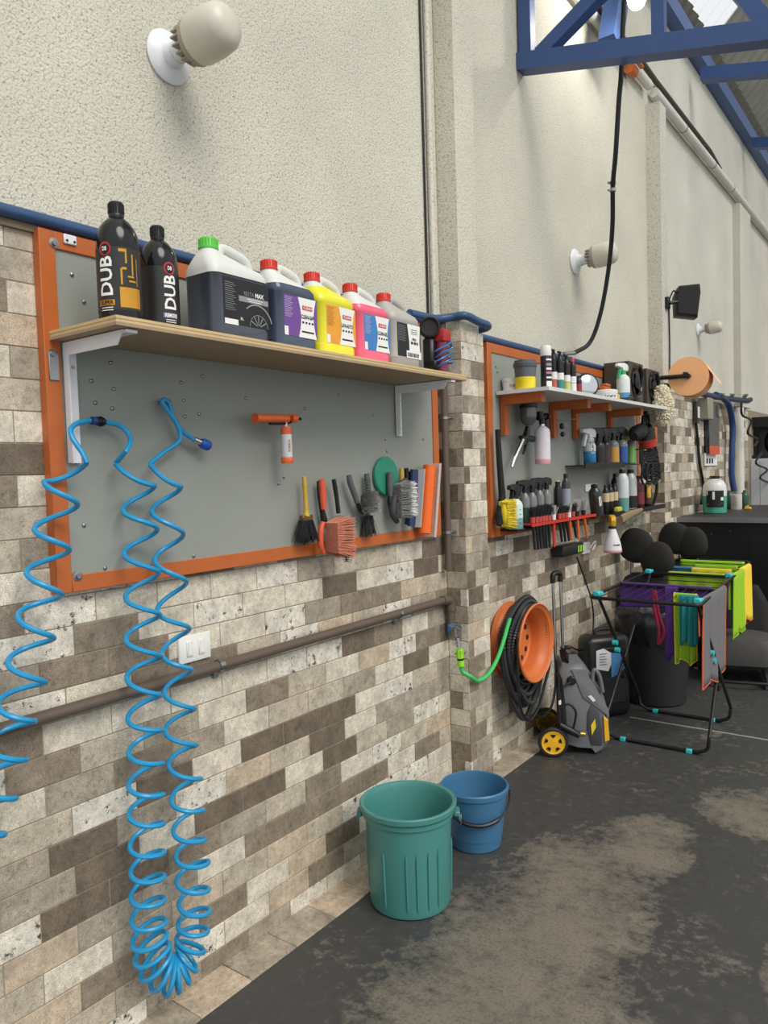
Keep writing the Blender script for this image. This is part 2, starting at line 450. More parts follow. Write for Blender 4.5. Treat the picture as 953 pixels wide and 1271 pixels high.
# ---- second bay
wb = MB(); wb.bb((-0.35, 3.06, 0), (WX - 0.002, 6.04, TOPB), mi=1); wb.bb((-0.35, 3.06, TOPB), (WX - 0.001, 6.04, 5.26), mi=0)
wall2 = structure('wall_left_middle', wb, [PLASTER, GROUT], 'cream plaster wall over brick tiles behind the second tool board')
brickwork(wall2, WX, 3.09, 6.04, 0, TOPB, 21, lambda p, q, a, b: (p > 3.46 and q < 5.6 and a > 1.22 and b < 2.12) or (q > 4.6 and b < 0.45),
          key=lambda t: t[0] + 0.2 * abs(t[2] - 1.0), phase=3.2)
# ---- second pilaster
pb = MB(); pb.bb((-0.35, 6.042, 0), (0.038, 6.2, TOPB), mi=1); pb.bb((-0.35, 6.044, TOPB), (0.036, 6.2, 4.27), mi=0)
pil2 = structure('pillar', pb, [PLASTER2, GROUT], 'slim pilaster behind the paper roll')
brickwork(pil2, 0.04, 6.04, 6.2, 0.5, TOPB, 31, phase=6.1)
brickwork(pil2, 0, 0.0, 0.11, 0.5, TOPB, 32, rot=-pi / 2, org=(WX, 6.04), phase=-0.05)
# ---- third bay and beyond
wb = MB(); wb.bb((-0.35, 6.04, 0), (WX - 0.002, 15, TOPB), mi=1); wb.bb((-0.35, 6.04, TOPB), (WX - 0.001, 15, 5.26), mi=0)
wall3 = structure('wall_left_far', wb, [PLASTER2, GROUT], 'smooth cream wall over brick tiles behind the counter')
brickwork(wall3, WX, 6.2, 9.7, 1.0, TOPB - 0.02, 41, phase=6.25)
pb = MB(); pb.bb((WX, 9.0, TOPB), (0.0, 9.55, 4.3))
structure('trim_1', pb, PLASTER2, 'plaster pilaster strip above the blue hose')
wb = MB(); wb.bb((-0.35, 15, 0), (9, 15.2, 6.5)); structure('wall_back', wb, PLASTER2, 'far end wall')
# ---- strip of floor tiles along the walls
tr = random.Random(5)
def tile_strip(x0, x1, y0, y1, ph):
    j = int((y0 - ph) / BL) - 1
    while ph + j * BL < y1:
        a, b = max(y0, ph + j * BL), min(y1, ph + (j + 1) * BL)
        if b - a > 0.02:
            t = MB(); t.bb((x0, a + 0.0012, 0.0), (x1, b - 0.0012, 0.006 + tr.uniform(0, 0.0006)), bev=0.001)
            o = bpy.data.objects.new('tile', t.mesh('tile', BRICKS[tr.choice([1, 2, 6, 6, 2, 0])])); COL.objects.link(o); o.parent = floor
        j += 1
tile_strip(0.0, 0.13, 0.6, 2.89, 1.324)
tile_strip(0.10, 0.13, 2.89, 3.09, 2.89)
tile_strip(WX, 0.05, 3.09, 6.04, 3.2)
lb = MB(); a = FL(783, 889.5); b = FL(953, 921)
lb.bb((0.27, 4.485, 0.0005), (3.2, 4.502, 0.0025)); structure('trim_2', lb, mat('line_paint', (150, 148, 142), 0.6), 'thin pale line across the dark floor')

# ---- roof over the far part of the bay: steep corrugated sheets rising from the wall
SL = 1.0
def RP(px, py):       # point of the roof plane z = 5.25 + SL * (x - WX)
    r = _ray(px, py); n = Vector((-SL, 0, 1)); d = 5.25 - SL * WX
    return EYE + r * ((d - n.dot(EYE)) / n.dot(r))
edge = RP(883, 50)
def corrug(x0, x1, y0, y1, pitch=0.17, amp=0.022, dz=0.0):
    b = MB(); n = int((y1 - y0) / pitch * 8); vs = []; fs = []
    for i in range(n + 1):
        y = y0 + (y1 - y0) * i / n; t = ((y / pitch) % 1.0)
        h = amp * (1 if t < 0.4 else -1 if 0.5 < t < 0.9 else (1 - (t - 0.4) / 0.05) if t <= 0.5 else (-1 + (t - 0.9) / 0.05))
        for x in (x0, x1): vs.append((x - h * 0.7, y, 5.25 + SL * (x - WX) + h * 0.7 + dz))
    for i in range(n): fs.append((2 * i, 2 * i + 1, 2 * i + 3, 2 * i + 2))
    b.add(vs, fs, False); return b
ZINC = mat('zinc_sheet', (150, 148, 138), 0.5, 0.25, var=0.2, vscale=5)
cb = MB(); cb.bb((-0.2, 2.6, 8.1), (9, 15.2, 8.15)); 
ceil_ = structure('ceiling', corrug(-0.2, edge.x, 2.6, 15.0), mat('zinc_shaded', (112, 109, 98), .55, .2, var=.25, vscale=4), 'corrugated metal roof rising from the wall')  # lowest roof strip: zinc darkened in its colour to stand for shade
def child(name, b, m, par):
    o = bpy.data.objects.new(name, b.mesh(name, m)); COL.objects.link(o); o.parent = par; return o
child('roof_sheet', corrug(edge.x - 0.03, 6.5, edge.y, 15.0, dz=0.012), ZINC, ceil_)
sm = bpy.data.materials.new('skylight_sheet'); sm.use_nodes = True; nt = sm.node_tree
tl = nt.nodes.new('ShaderNodeBsdfTranslucent'); tl.inputs['Color'].default_value = (0.97, 0.96, 0.9, 1)
tp = nt.nodes.new('ShaderNodeBsdfTransparent'); ms = nt.nodes.new('ShaderNodeMixShader'); ms.inputs[0].default_value = 0.85
nzf = noise(nt, nt.nodes.new('ShaderNodeNewGeometry').outputs['Position'], 6)
nt.links.new(ramp(nt, nzf, [(0.3, (0.9, 0.88, 0.8, 1)), (0.7, (0.99, 0.98, 0.94, 1))]), tl.inputs['Color'])
nt.links.new(tl.outputs[0], ms.inputs[1]); nt.links.new(tp.outputs[0], ms.inputs[2]); nt.links.new(ms.outputs[0], nt.nodes['Material Output'].inputs[0])
child('skylight_sheet', corrug(edge.x - 0.03, 6.5, edge.y - 1.3, edge.y, dz=0.012), sm, ceil_)
child('roof_sheet', corrug(edge.x - 0.03, 6.5, 2.6, edge.y - 1.3, dz=0.012), ZINC, ceil_)

# blue wall beam carrying the roof
b = MB(); b.bb((WX, 2.6, 5.12), (WX + 0.10, 15, 5.27), bev=0.006)
solo('roof_beam', b, TRUSSM, 'long blue steel beam along the top of the wall under the roof sheets', 'beam')

# trusses: wall post, sloping bottom chord, webs
def truss(y, z, label, webs=True, reach=3.2):
    t = thing('roof_truss', label, 'truss', (WX, y, z), group=None)
    sl = -0.225
    def at(x, dz=0.0): return V(x, y, z + sl * (x - WX) + dz)
    b = MB(); w = 0.045
    ring = lambda x: [(x, y - w, z + sl * (x - WX) - 0.045), (x, y + w, z + sl * (x - WX) - 0.045), (x, y + w, z + sl * (x - WX) + 0.045), (x, y - w, z + sl * (x - WX) + 0.045)]
    b.loft([ring(WX + 0.002), ring(reach)], smooth=False); part('bottom_chord', b, TRUSSM, t)
    b = MB(); b.box((WX + 0.045, y, z + 0.75), (0.07, 0.07, 1.44), bev=0.004); part('wall_post', b, TRUSSM, t)
    if webs:
        wx_ = AY(818, 50, y).x
        b = MB(); b.box((wx_, y, at(wx_).z + 0.8), (0.06, 0.06, 1.6), bev=0.004); part('web_post', b, TRUSSM, t)
        e0, e1 = AY(926, 0, y), AY(962, 43, y)
        for p, q in ((at(0.05, 0.03), at(0.05, 0.03) + (AY(737, 0, y) - at(0.05, 0.03)) * 2.4), (e0 + (e0 - e1) * 1.5, e1 + (e1 - e0) * .5)):
            d = (q - p).normalized(); n_ = d.cross(V(0, 1, 0))
            b = MB(); b.loft([[c + n_ * i * 0.035 + V(0, 1, 0) * j * 0.035 for i, j in ((-1, -1), (1, -1), (1, 1), (-1, 1))] for c in (p, q)], smooth=False)
            part('web_diagonal', b, TRUSSM, t)
        p, q = at(WX + 0.04, 1.45), at(reach, 1.9); d = (q - p).normalized(); n_ = d.cross(V(0, 1, 0))
        b = MB(); b.loft([[c + n_ * i * 0.045 + V(0, 1, 0) * j * 0.045 for i, j in ((-1, -1), (1, -1), (1, 1), (-1, 1))] for c in (p, q)], smooth=False)
        part('top_chord', b, TRUSSM, t)
    return t
A = W(645, 80, WX)
truss(A.y, A.z, 'nearest blue steel roof truss crossing the top right of the view')
for (px, py), lab in (((856, 95), 'second blue roof tie bar, just below the nearest truss in view'), ((922, 179), 'third and farthest blue roof tie bar under the corrugated sheets')):
    p = W(px, py, WX); b = MB(); w = 0.05
    ring = lambda x: [(x, p.y - w, p.z - 0.24 * (x - WX) - 0.055), (x, p.y + w, p.z - 0.24 * (x - WX) - 0.055), (x, p.y + w, p.z - 0.24 * (x - WX) + 0.055), (x, p.y - w, p.z - 0.24 * (x - WX) + 0.055)]
    b.loft([ring(WX + 0.1), ring(3.2)], smooth=False); solo('tie_bar', b, TRUSSM, lab, 'beam')
b = MB(); p, q = W(757, 57, WX + 0.17), W(768, -20, WX + 0.17)
d = (q - p).normalized(); n_ = d.cross(V(1, 0, 0))
b.loft([[c + n_ * i * 0.075 + V(1, 0, 0) * j * 0.05 for i, j in ((-1, -1), (1, -1), (1, 1), (-1, 1))] for c in (p, q + (q - p) * 0.7)], smooth=False)
solo('steel_strut', b, TRUSSM, 'blue steel strut on the wall left of the lit bulb', 'beam')

# hanging lit bulb
c = W(790, -2, 0.3)
t = thing('hanging_bulb', 'lit white light bulb hanging at the top edge beside the truss', 'light bulb', c)
b = MB(); b.ell((c.x, c.y, c.z), (0.055, 0.055, 0.065)); part('globe', b, mat('lit_bulb', (255, 250, 235), 0.4, emit=9.0), t)
b = MB(); b.cyl(c + V(0, 0, 0.05), c + V(0, 0, 0.14), 0.03); b.tube([c + V(0, 0, 0.14), c + V(0, 0, 0.9)], 0.006); part('lamp_holder', b, BLACK, t)
pl = bpy.data.lights.new('bulb_light', 'POINT'); pl.energy = 14; pl.shadow_soft_size = 0.06; pl.color = (1, 0.97, 0.9)
lo = bpy.data.objects.new('bulb_light', pl); COL.objects.link(lo); lo.parent = t; lo.location = (0.12, -0.12, -0.03)
# ================================================================== PIPES, CONDUITS, LAMPS
def pipe(name, pts, r, m, label, cat='pipe', n=12, clamps=(), cm=None, sub=0, group=None):
    t = thing(name, label, cat, Vector(min(pts, key=lambda p: p[2])), group=group)
    b = MB(); b.tube(smooth_path(pts, sub) if sub else pts, r, n); part('tube', b, m, t)
    for c, d in clamps:
        b = MB(); b.tube([Vector(c) - Vector(d) * 0.008, Vector(c) + Vector(d) * 0.008], r + 0.003, n); part('clamp', b, cm or STEEL, t)
    return t
BZ = 2.155
BLUEC = mat('blue_conduit', (52, 80, 118), 0.4, var=0.12, vscale=10)
pipe('conduit_pipe', [(0.017, -0.4, BZ), (0.017, 2.7, BZ)], 0.016, BLUEC, 'blue conduit pipe along the plaster edge above the near tool board', 'pipe')
pts = [(0.02, 2.62, 2.165), (0.03, 2.8, 2.168), (0.075, 2.868, 2.178), (0.128, 2.89, 2.18), (0.128, 3.0, 2.17), (0.128, 3.085, 2.165), (0.09, 3.115, 2.16), (WX + 0.03, 3.13, 2.16)]
pipe('flexible_conduit', pts, 0.018, BLUEC, 'blue flexible hose bent round the top of the brick pillar', 'hose', sub=6)
pipe('conduit_pipe', [(WX + 0.018, 3.1, 2.17), (WX + 0.018, 5.98, 2.17)], 0.017, BLUEC, 'blue conduit pipe above the second tool board',
     clamps=[((WX + 0.018, 4.45, 2.17), (0, 1, 0)), ((WX + 0.018, 5.05, 2.17), (0, 1, 0))], cm=BLACK)
# trim moulding under the near conduit
b = MB(); b.bb((0.0, 0.5, 2.122), (0.012, 2.885, 2.14)); structure('trim_3', b, mat('trim_brown', (120, 104, 86), 0.6), 'thin brown edge strip on top of the near brick tiles')

# brown water pipe on the near wall
pz = W(300, 818, 0.03).z
e = V(0.03, 2.865, pz)
t = thing('water_pipe', 'brown plastic water pipe running along the wall to the tap', 'pipe', (0.03, 1.5, pz))
b = MB(); b.tube([(0.03, 0.3, pz - 0.006), (0.03, 2.84, pz + 0.004)], 0.0165, 14); part('tube', b, PVCB, t)
b = MB(); b.tube(smooth_path([(0.03, 2.80, pz + 0.003), (0.03, 2.835, pz + 0.003), (0.03, 2.862, pz - 0.01), (0.03, 2.866, pz - 0.05)], 5), 0.021, 14); part('elbow', b, PVCB, t)
b = MB(); b.tube([(0.03, 2.866, pz - 0.02), (0.03, 2.866, 0.83)], 0.0165, 14); part('drop_tube', b, PVCB, t)
for yy in (1.53, 2.47):
    b = MB(); b.tube([(0.03, yy - 0.009, pz), (0.03, yy + 0.009, pz)], 0.0195, 14); b.box((0.006, yy, pz - 0.026), (0.012, 0.018, 0.03)); part('clamp', b, STEEL, t)
# upright brown pipe beside the pillar
zt, zl = 2.16, W(553, 708, 0.03).z
t = thing('drain_pipe', 'upright brown pipe in the corner between near tool board and pillar', 'pipe', (0.03, 2.855, zl))
b = MB(); b.tube([(0.03, 2.855, zl + 0.02), (0.03, 2.855, zt)], 0.0165, 14); part('tube', b, PVCB, t)
b = MB(); b.tube([(0.03, 2.855, zl), (0.03, 2.855, zl + 0.03)], 0.019, 14); part('end_cap', b, PVCB, t)
for zz in (zl + 0.16, zt - 0.42):
    b = MB(); b.tube([(0.03, 2.855, zz), (0.03, 2.855, zz + 0.012)], 0.0195, 14); b.cyl((0.03, 2.87, zz + 0.006), (0.06, 2.88, zz + 0.006), 0.006, n=8); part('clamp', b, STEEL, t)
# thin white conduit and its cable up the plaster corner
pipe('cable_conduit', [(0.014, 2.82, 2.17), (0.014, 2.82, 5.6)], 0.013, PLASTER2, 'thin cream conduit up the corner of the plaster wall', 'conduit')
pipe('wall_cable', [(0.006, 2.785, 2.17), (0.006, 2.785, 5.6)], 0.005, BLACK, 'thin dark cable beside the cream corner conduit', 'cable')
# white pipe and dark pipe high on the middle and far wall
PVCW = mat('white_pvc', (214, 212, 202), 0.45, var=0.06)
pipe('overhead_pipe', [(WX + 0.05, 3.08, 4.37), (WX + 0.05, 5.98, 4.37)], 0.032, PVCW, 'white plastic pipe high on the middle wall ending above the pilaster',
     clamps=[((WX + 0.05, 5.1, 4.37), (0, 1, 0)), ((WX + 0.05, 5.93, 4.37), (0, 1, 0))], cm=PVCW)
pipe('overhead_pipe', [(WX + 0.05, 6.1, 4.37), (WX + 0.05, 14, 4.37)], 0.036, PVCW, 'white plastic pipe sloping along the far wall past the pilasters',
     clamps=[((WX + 0.05, y, 4.37), (0, 1, 0)) for y in (6.9, 7.9, 8.7)], cm=STEEL)
DK = mat('dark_pipe', (62, 56, 44), 0.5)
pipe('overhead_conduit', [(WX + 0.03, 3.08, 4.47), (WX + 0.03, 5.6, 4.49)], 0.028, DK, 'dark pipe above the white pipe behind the truss', 'pipe')
pipe('overhead_conduit', [(WX + 0.03, 5.7, 4.52), (WX + 0.03, 6.2, 4.50), (WX + 0.03, 7.9, 4.50), (WX + 0.03, 8.3, 4.45)], 0.02, DK, 'thin dark cable running above the far white pipe', 'cable')
c = W(783, 87, WX + 0.05)
t = thing('pipe_valve', 'small orange valve on the overhead pipes under the truss', 'valve', c)
b = MB(); b.cyl(c + V(0, -0.05, 0), c + V(0, 0.05, 0), 0.04); part('body', b, ORANGE, t)
b = MB(); b.box(c + V(0.06, 0, 0.02), (0.03, 0.12, 0.02), bev=0.005); part('lever', b, ORANGE, t)

# black air hose hanging from the truss down to the conduit
hp = [W(776, -30, .46), W(773, 30, .45), W(771, 90, .44), W(768, 125, .42), W(764, 190, .38), W(760.5, 230, .33), W(760, 280, .28), W(755, 335, .2), W(745, 390, .12), W(732, 425, .05), W(713, 438, 0.0)]
t = thing('drop_hose', 'black rubber hose hanging from the truss to the blue conduit', 'hose', hp[-1])
b = MB(); b.tube(smooth_path(hp, 6), 0.013, 10); part('tube', b, RUBBER, t)
for py in (227, 236):
    p = W(760.5, py, .33); b = MB(); b.cyl(p - V(0, 0, .008), p + V(0, 0, .008), 0.017, n=12); b.cyl(p, p + V(-0.02, -0.02, 0), 0.007, n=8); part('hose_clamp', b, STEEL, t)
p, q = hp[-1], hp[-1] + V(-0.03, -0.09, -0.012)
b = MB(); b.tube([p, q], 0.012, 10); part('fitting', b, STEEL, t)

# wall lamps
GLOBE = mat('lamp_globe', (206, 200, 184), 0.35, var=0.05)
COLLAR = mat('lamp_collar', (158, 150, 134), 0.45, var=0.08)
def wall_lamp(p, s, label):
    d = V(0.95, 0.06, 0.07).normalized()
    t = thing('wall_lamp', label, 'lamp', p, group='globe lamps along the wall')
    M = AXIS(p, (1, 0, 0)); Md = AXIS(p + V(0.03, 0, 0) * s, d)
    b = MB(); b.lathe([(0.076 * s, 0), (0.078 * s, 0.006 * s), (0.07 * s, 0.016 * s), (0.04 * s, 0.024 * s), (0.032 * s, 0.05 * s)], 28, M); part('base_plate', b, WHITEM, t)
    b = MB(); b.lathe([(0.032 * s, 0), (0.03 * s, 0.05 * s), (0.024 * s, 0.06 * s)], 20, Md); part('socket', b, WHITEM, t)
    b = MB(); b.lathe([(0.024 * s, 0.05 * s), (0.034 * s, 0.06 * s), (0.05 * s, 0.07 * s), (0.066 * s, 0.085 * s), (0.067 * s, 0.105 * s)], 28, Md)
    for k in range(14):
        a = 2 * pi * k / 14
        b.box((0.047 * s * cos(a), 0.047 * s * sin(a), 0.067 * s), (0.03 * s, 0.005 * s, 0.03 * s), Md @ Matrix.Rotation(0, 4, 'Z'))
    part('collar', b, COLLAR, t)
    b = MB(); b.lathe([(0.067 * s, 0.1 * s), (0.071 * s, 0.112 * s), (0.071 * s, 0.17 * s), (0.066 * s, 0.205 * s), (0.052 * s, 0.226 * s), (0.025 * s, 0.236 * s), (0.002, 0.238 * s)], 28, Md); part('globe', b, GLOBE, t)
    return t
wall_lamp(V(0, *W(208, 72)[1:]), 0.95, 'globe wall lamp high on the near plaster wall above the shelf')
wall_lamp(V(WX, *W(713, 325, WX)[1:]), 1.0, 'globe wall lamp behind the hanging black hose')
wall_lamp(V(WX, *W(866, 410, WX)[1:]), 0.8, 'farthest small wall lamp between black loudspeaker and paper roll')

# switch plate
a, b_ = W(222, 788, 0.01), W(262, 822, 0.01)
c = V(0.0, (a.y + b_.y) / 2 + 0.0, 1.012); 
t = thing('switch_plate', 'white double switch plate on the brick wall above the brown pipe', 'switch', c - V(0, 0, 0.04))
b = MB(); b.box(c + V(0.005, 0, 0), (0.01, 0.118, 0.08), bev=0.003, seg=2); part('plate', b, WHITEP, t)
for k in (-0.022, 0.022):
    b = MB(); b.box(c + V(0.011, k, 0), (0.006, 0.022, 0.045), bev=0.002); pp = part('rocker', b, mat('switch_rocker', (222, 220, 214), 0.4), t)
    b = MB(); b.box(c + V(0.0145, k, 0), (0.002, 0.012, 0.032)); part('rocker_face', b, WHITEP, pp)

# ================================================================== TOOL BOARDS
def tool_board(x0, ya, yb, za, zb, rw, label, screws, seed):
    t = thing('tool_board', label, 'tool board', (x0, (ya + yb) / 2, za))
    b = MB(); b.bb((x0 + 0.002, ya + rw * 0.5, za + rw * 0.5), (x0 + 0.024, yb - rw * 0.5, zb - rw * 0.5)); part('panel', b, GREYP, t)
    x1 = x0 + 0.03
    for A_, B_ in (((x0, ya, za), (x1, ya + rw, zb)), ((x0, yb - rw, za), (x1, yb, zb)), ((x0, ya + rw, za), (x1, yb - rw, za + rw)), ((x0, ya + rw, zb - rw), (x1, yb - rw, zb))):
        b = MB(); b.bb(A_, B_, bev=0.0015); part('frame_rail', b, ORANGE, t)
    r = random.Random(seed)
    for y, z in screws:
        b = MB(); b.lathe([(0.0055, 0), (0.005, 0.003), (0.0015, 0.005)], 10, AXIS((x0 + 0.024, y, z), (1, 0, 0))); part('screw', b, STEEL, t)
    return t
BX = 0.03
spx = [(89, 341), (104, 375), (137, 450), (113, 473), (141, 483), (118, 500), (139, 507), (224, 475), (251, 467), (228, 497), (247, 514), (229, 517), (305, 494), (196, 500), (378, 507), (463, 515), (478, 545), (345, 600), (352, 592), (420, 490), (525, 545), (480, 560), (104, 652), (170, 700), (130, 705), (240, 690)]
tb1 = tool_board(0.0, 1.021, 2.805, 1.235, 2.131, 0.042, 'near orange framed grey tool board with the coiled blue hoses', [W(*p, 0.024)[1:] for p in spx], 2)
b = MB(); p = W(86, 298, BX); b.box(p + V(0.003, 0, 0), (0.006, 0.034, 0.024), bev=0.002); hp_ = part('hinge_plate', b, WHITEM, tb1)
for k in (-0.01, 0.01):
    b = MB(); b.lathe([(0.003, 0), (0.003, 0.002)], 8, AXIS(p + V(0.006, k, -0.004), (1, 0, 0))); part('screw', b, BLACK, hp_)
for px, py in ((66, 302), (96, 715), (64, 440)):
    p = W(px, py, 0.028); b = MB(); b.lathe([(0.013, 0), (0.013, 0.003), (0.007, 0.004), (0.006, 0.009)], 16, AXIS(p, (1, 0, 0))); part('washer', b, STEEL, tb1)
b = MB(); p0 = W(65, 438, BX); p1 = W(66, 462, BX); b.bb((BX, p0.y - 0.012, p1.z - 0.02), (BX + 0.004, p0.y + 0.014, p0.z + 0.0), bev=0.001); part('strap_plate', b, STEEL, tb1)
fr2 = (3.385, 5.70, 1.172, 2.15)
tool_board(WX, *fr2, 0.047, 'second orange framed tool board crowded with bottles, beyond the pillar', [W(px, py, WX + .024)[1:] for px, py in ((615, 455), (617, 462), (640, 452), (650, 560), (700, 545), (735, 590))], 4)

# ---- near plywood shelf with white brackets
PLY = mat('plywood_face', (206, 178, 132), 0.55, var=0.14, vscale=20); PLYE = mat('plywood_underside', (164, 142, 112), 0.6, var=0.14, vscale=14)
t = thing('plywood_shelf', 'near plywood shelf on white steel brackets carrying detergent jugs', 'shelf', (BX, 1.8, 1.85))
sh = [V(0.03, 1.035, 0), V(0.305, 1.035, 0), V(0.295, 2.6, 0), V(0.03, 2.63, 0)]
b = MB()
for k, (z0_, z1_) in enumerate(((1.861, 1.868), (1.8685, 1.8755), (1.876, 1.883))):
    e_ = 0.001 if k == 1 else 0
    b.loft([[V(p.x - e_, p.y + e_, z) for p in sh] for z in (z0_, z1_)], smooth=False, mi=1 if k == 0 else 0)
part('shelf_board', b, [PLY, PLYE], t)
for yb in (1.085, 2.505):
    b = MB()
    zb_ = 1.56 if yb < 2 else 1.66
    Mb = XZ((0, yb, 0))
    b.bb((BX + .0005, yb - 0.013, zb_), (BX + 0.006, yb + 0.016, 1.851))
    b.bb((BX + .0005, yb - 0.0128, 1.8512), (BX + 0.26, yb + 0.016, 1.8585))
    b.prism([(BX, zb_), (BX + .022, zb_ + .004), (BX + .022, 1.826), (BX + .225, 1.826), (BX + .25, 1.8586), (BX, 1.8586)], .0132, .0165, Mb)
    br = part('bracket', b, WHITEM, t)
    for zz in (1.60 if yb < 2 else 1.69, 1.80):
        b = MB(); b.lathe([(0.005, 0), (0.004, 0.003)], 8, AXIS((BX + 0.006, yb + 0.006, zz), (1, 0, 0))); part('screw', b, STEEL, br)
# ---- second shelf: white board on orange brackets
sx = AY(681, 484, 3.47).x
t = thing('white_shelf', 'white shelf on orange brackets across the second tool board', 'shelf', (WX + .03, 4.5, 1.88))
b = MB(); b.bb((WX + 0.03, 3.47, 1.893), (sx, 5.62, 1.911)); part('shelf_board', b, mat('white_laminate', (218, 218, 214), 0.45, var=0.04), t)
for px in (623, 684, 712, 755):
    p = W(px, 505, WX + 0.04)
    b = MB(); b.bb((WX + 0.03, p.y - 0.0, 1.69), (WX + 0.055, p.y + 0.05, 1.845)); b.bb((WX + 0.03, p.y, 1.845), (sx - 0.06, p.y + 0.05, 1.892)); part('bracket', b, ORANGE, t)
# ================================================================== THINGS ON THE NEAR SHELF
SHZ = 1.883
def rrect(w, d, r, cy, z, n=5):     # rounded rectangle ring: w along y, d along x
    pts = []
    for qx, qy, a0 in ((1, 1, 0), (-1, 1, pi / 2), (-1, -1, pi), (1, -1, 3 * pi / 2)):
        for k in range(n + 1):
            a = a0 + pi / 2 * k / n
            pts.append((qx * (d / 2 - r) + r * cos(a), cy + qy * (w / 2 - r) + r * sin(a), z))
    return pts
def poly(mb, pts, M, mi=0): mb.add([(u, v, 0) for u, v in pts], [list(range(len(pts)))], False, M, mi)
def rect(mb, u0, v0, u1, v1, M, mi=0): poly(mb, [(u0, v0), (u1, v0), (u1, v1), (u0, v1)], M, mi)
def jug(y, xf, w, h, liquid, level, capm, plab, label, top=CLEARP, text_c=None, band=None, style='clean', rz=0.0):
    d = 0.128
    t = thing('detergent_jug', label, 'jug', (xf - d / 2, y, SHZ), rz, group='detergent jugs on the plywood shelf', w=False)
    k = h / 0.28; hb = h * 0.665
    rings = [rrect(w * 0.93, d * 0.9, 0.02, 0, 0.0), rrect(w, d, 0.026, 0, 0.008), rrect(w, d, 0.026, 0, hb * 0.2), rrect(w * 0.985, d * 0.97, 0.026, 0, hb * 0.215), rrect(w * 0.985, d * 0.97, 0.026, 0, hb * 0.93),
             rrect(w, d, 0.026, 0, hb * 0.95), rrect(w, d, 0.028, 0, hb * 1.02), rrect(w * 0.94, d * 0.92, 0.03, -w * 0.025, hb * 1.09), rrect(w * 0.72, d * 0.78, 0.03, -w * 0.12, hb * 1.16), rrect(w * 0.44, d * 0.6, 0.03, -w * 0.235, hb * 1.25), rrect(0.052 * k, 0.052 * k, 0.024 * k, -w * 0.29, hb * 1.33), rrect(0.05 * k, 0.05 * k, 0.024 * k, -w * 0.29, hb * 1.37)]
    cut = max(i for i, r in enumerate(rings) if r[0][2] <= hb * level + 1e-6)
    b = MB(); b.loft(rings[:cut + 1], cap=True, mi=0); b.loft(rings[cut:], cap=True, mi=1)
    # moulded handle
    hp = smooth_path([(0, -w * 0.15, hb * 1.16), (0, -w * 0.10, hb * 1.38), (0, -w * 0.02, hb * 1.43), (0, w * 0.2, hb * 1.385), (0, w * 0.36, hb * 1.32), (0, w * 0.415, hb * 1.2), (0, w * 0.41, hb * 1.0)], 5)
    part('body', b, [liquid, top], t)
    b = MB(); b.tube(hp, 0.0105 * k, 10, flat=1.35); part('handle', b, top, t)
    b = MB(); zc = hb * 1.355
    b.lathe([(0.0275 * k, 0), (0.0285 * k, 0.004), (0.026 * k, 0.01), (0.0255 * k, 0.027 * k), (0.023 * k, 0.031 * k), (0.004, 0.032 * k)], 24, Matrix.Translation((0, -w * 0.29, zc)))
    for q in range(20):
        a = 2 * pi * q / 20; b.box((0.026 * k * cos(a), -w * 0.29 + 0.026 * k * sin(a), zc + 0.017), (0.002, 0.002, 0.018))
    part('cap', b, capm, t)
    M = YZ((d * 0.97 / 2 + 0.0012, 0, 0)); z0, z1 = hb * 0.235, hb * 0.91; y0, y1 = -w * 0.34, w * 0.47
    b = MB(); b.bb((d * 0.97 / 2 - 0.001, y0, z0), (d * 0.97 / 2 + 0.0008, y1, z1))
    lb = part('label', b, plab, t); ms = [PAPER, INK, RED]
    b = MB(); off = Matrix.Translation((0, 0, 0.0006))
    if style == 'clean':
        ua, ub = y0 + (y1 - y0) * 0.42, y1 - 0.004; n = 10; L_ = []; R_ = []
        for q in range(n + 1):
            v = z0 + (z1 - z0) * q / n; bow = 0.012 * sin(pi * q / n); L_.append((ua + bow, v)); R_.append((ub - bow, v))
        poly(b, L_ + R_[::-1], M, 0)
        um = (ua + ub) / 2; hh = z1 - z0; M2 = M @ off
        rect(b, um - 0.022, z1 - hh * 0.30, um + 0.022, z1 - hh * 0.19, M2, 2)
        text(b, 'CLEAN', 0.036, hh * 0.07, M2 @ off @ Matrix.Translation((um, z1 - hh * 0.245, 0)), mi=0)
        text(b, text_c[0], 0.056, hh * 0.11, M2 @ Matrix.Translation((um, z1 - hh * 0.47, 0)), 0.03, mi=1)
        for q in range(4): rect(b, um - 0.024 + q * 0.014, z1 - hh * 0.64, um - 0.016 + q * 0.014, z1 - hh * 0.59, M2, 1)
        rect(b, um - 0.027, z0 + hh * 0.13, um + 0.027, z0 + hh * 0.17, M2, 1)
        rect(b, y0, z0, y0 + 0.016, z0 + hh * 0.22, M, 0)
        for q in range(12): rect(b, y0 + 0.004, z1 - hh * (0.06 + q * 0.043), y0 + 0.038 - (q % 3) * 0.004, z1 - hh * (0.048 + q * 0.043), M, 3)
    elif style == 'black':
        hh = z1 - z0; um = (y0 + y1) / 2 + 0.03; M2 = M @ off
        rect(b, y0 + 0.055, z0 + hh * 0.53, y1 - 0.003, z0 + hh * 0.65, M, 4)
        text(b, 'RESTA', 0.036, hh * 0.09, M2 @ Matrix.Translation((um - 0.022, z0 + hh * 0.72, 0)), 0.0, mi=4)
        text(b, 'MAX', 0.032, hh * 0.10, M2 @ Matrix.Translation((um + 0.018, z0 + hh * 0.72, 0)), 0.04, mi=0)
        for q, ww in enumerate((0.06, 0.05)): rect(b, um - ww / 2, z0 + hh * (0.6 - q * 0.045), um + ww / 2, z0 + hh * (0.615 - q * 0.045), M2, 0)
        text(b, '5L', 0.012, hh * 0.06, M2 @ Matrix.Translation((y0 + 0.064, z0 + hh * 0.14, 0)), 0.02, mi=0)
        n = 14                                             # wheel and wing arcs of the print
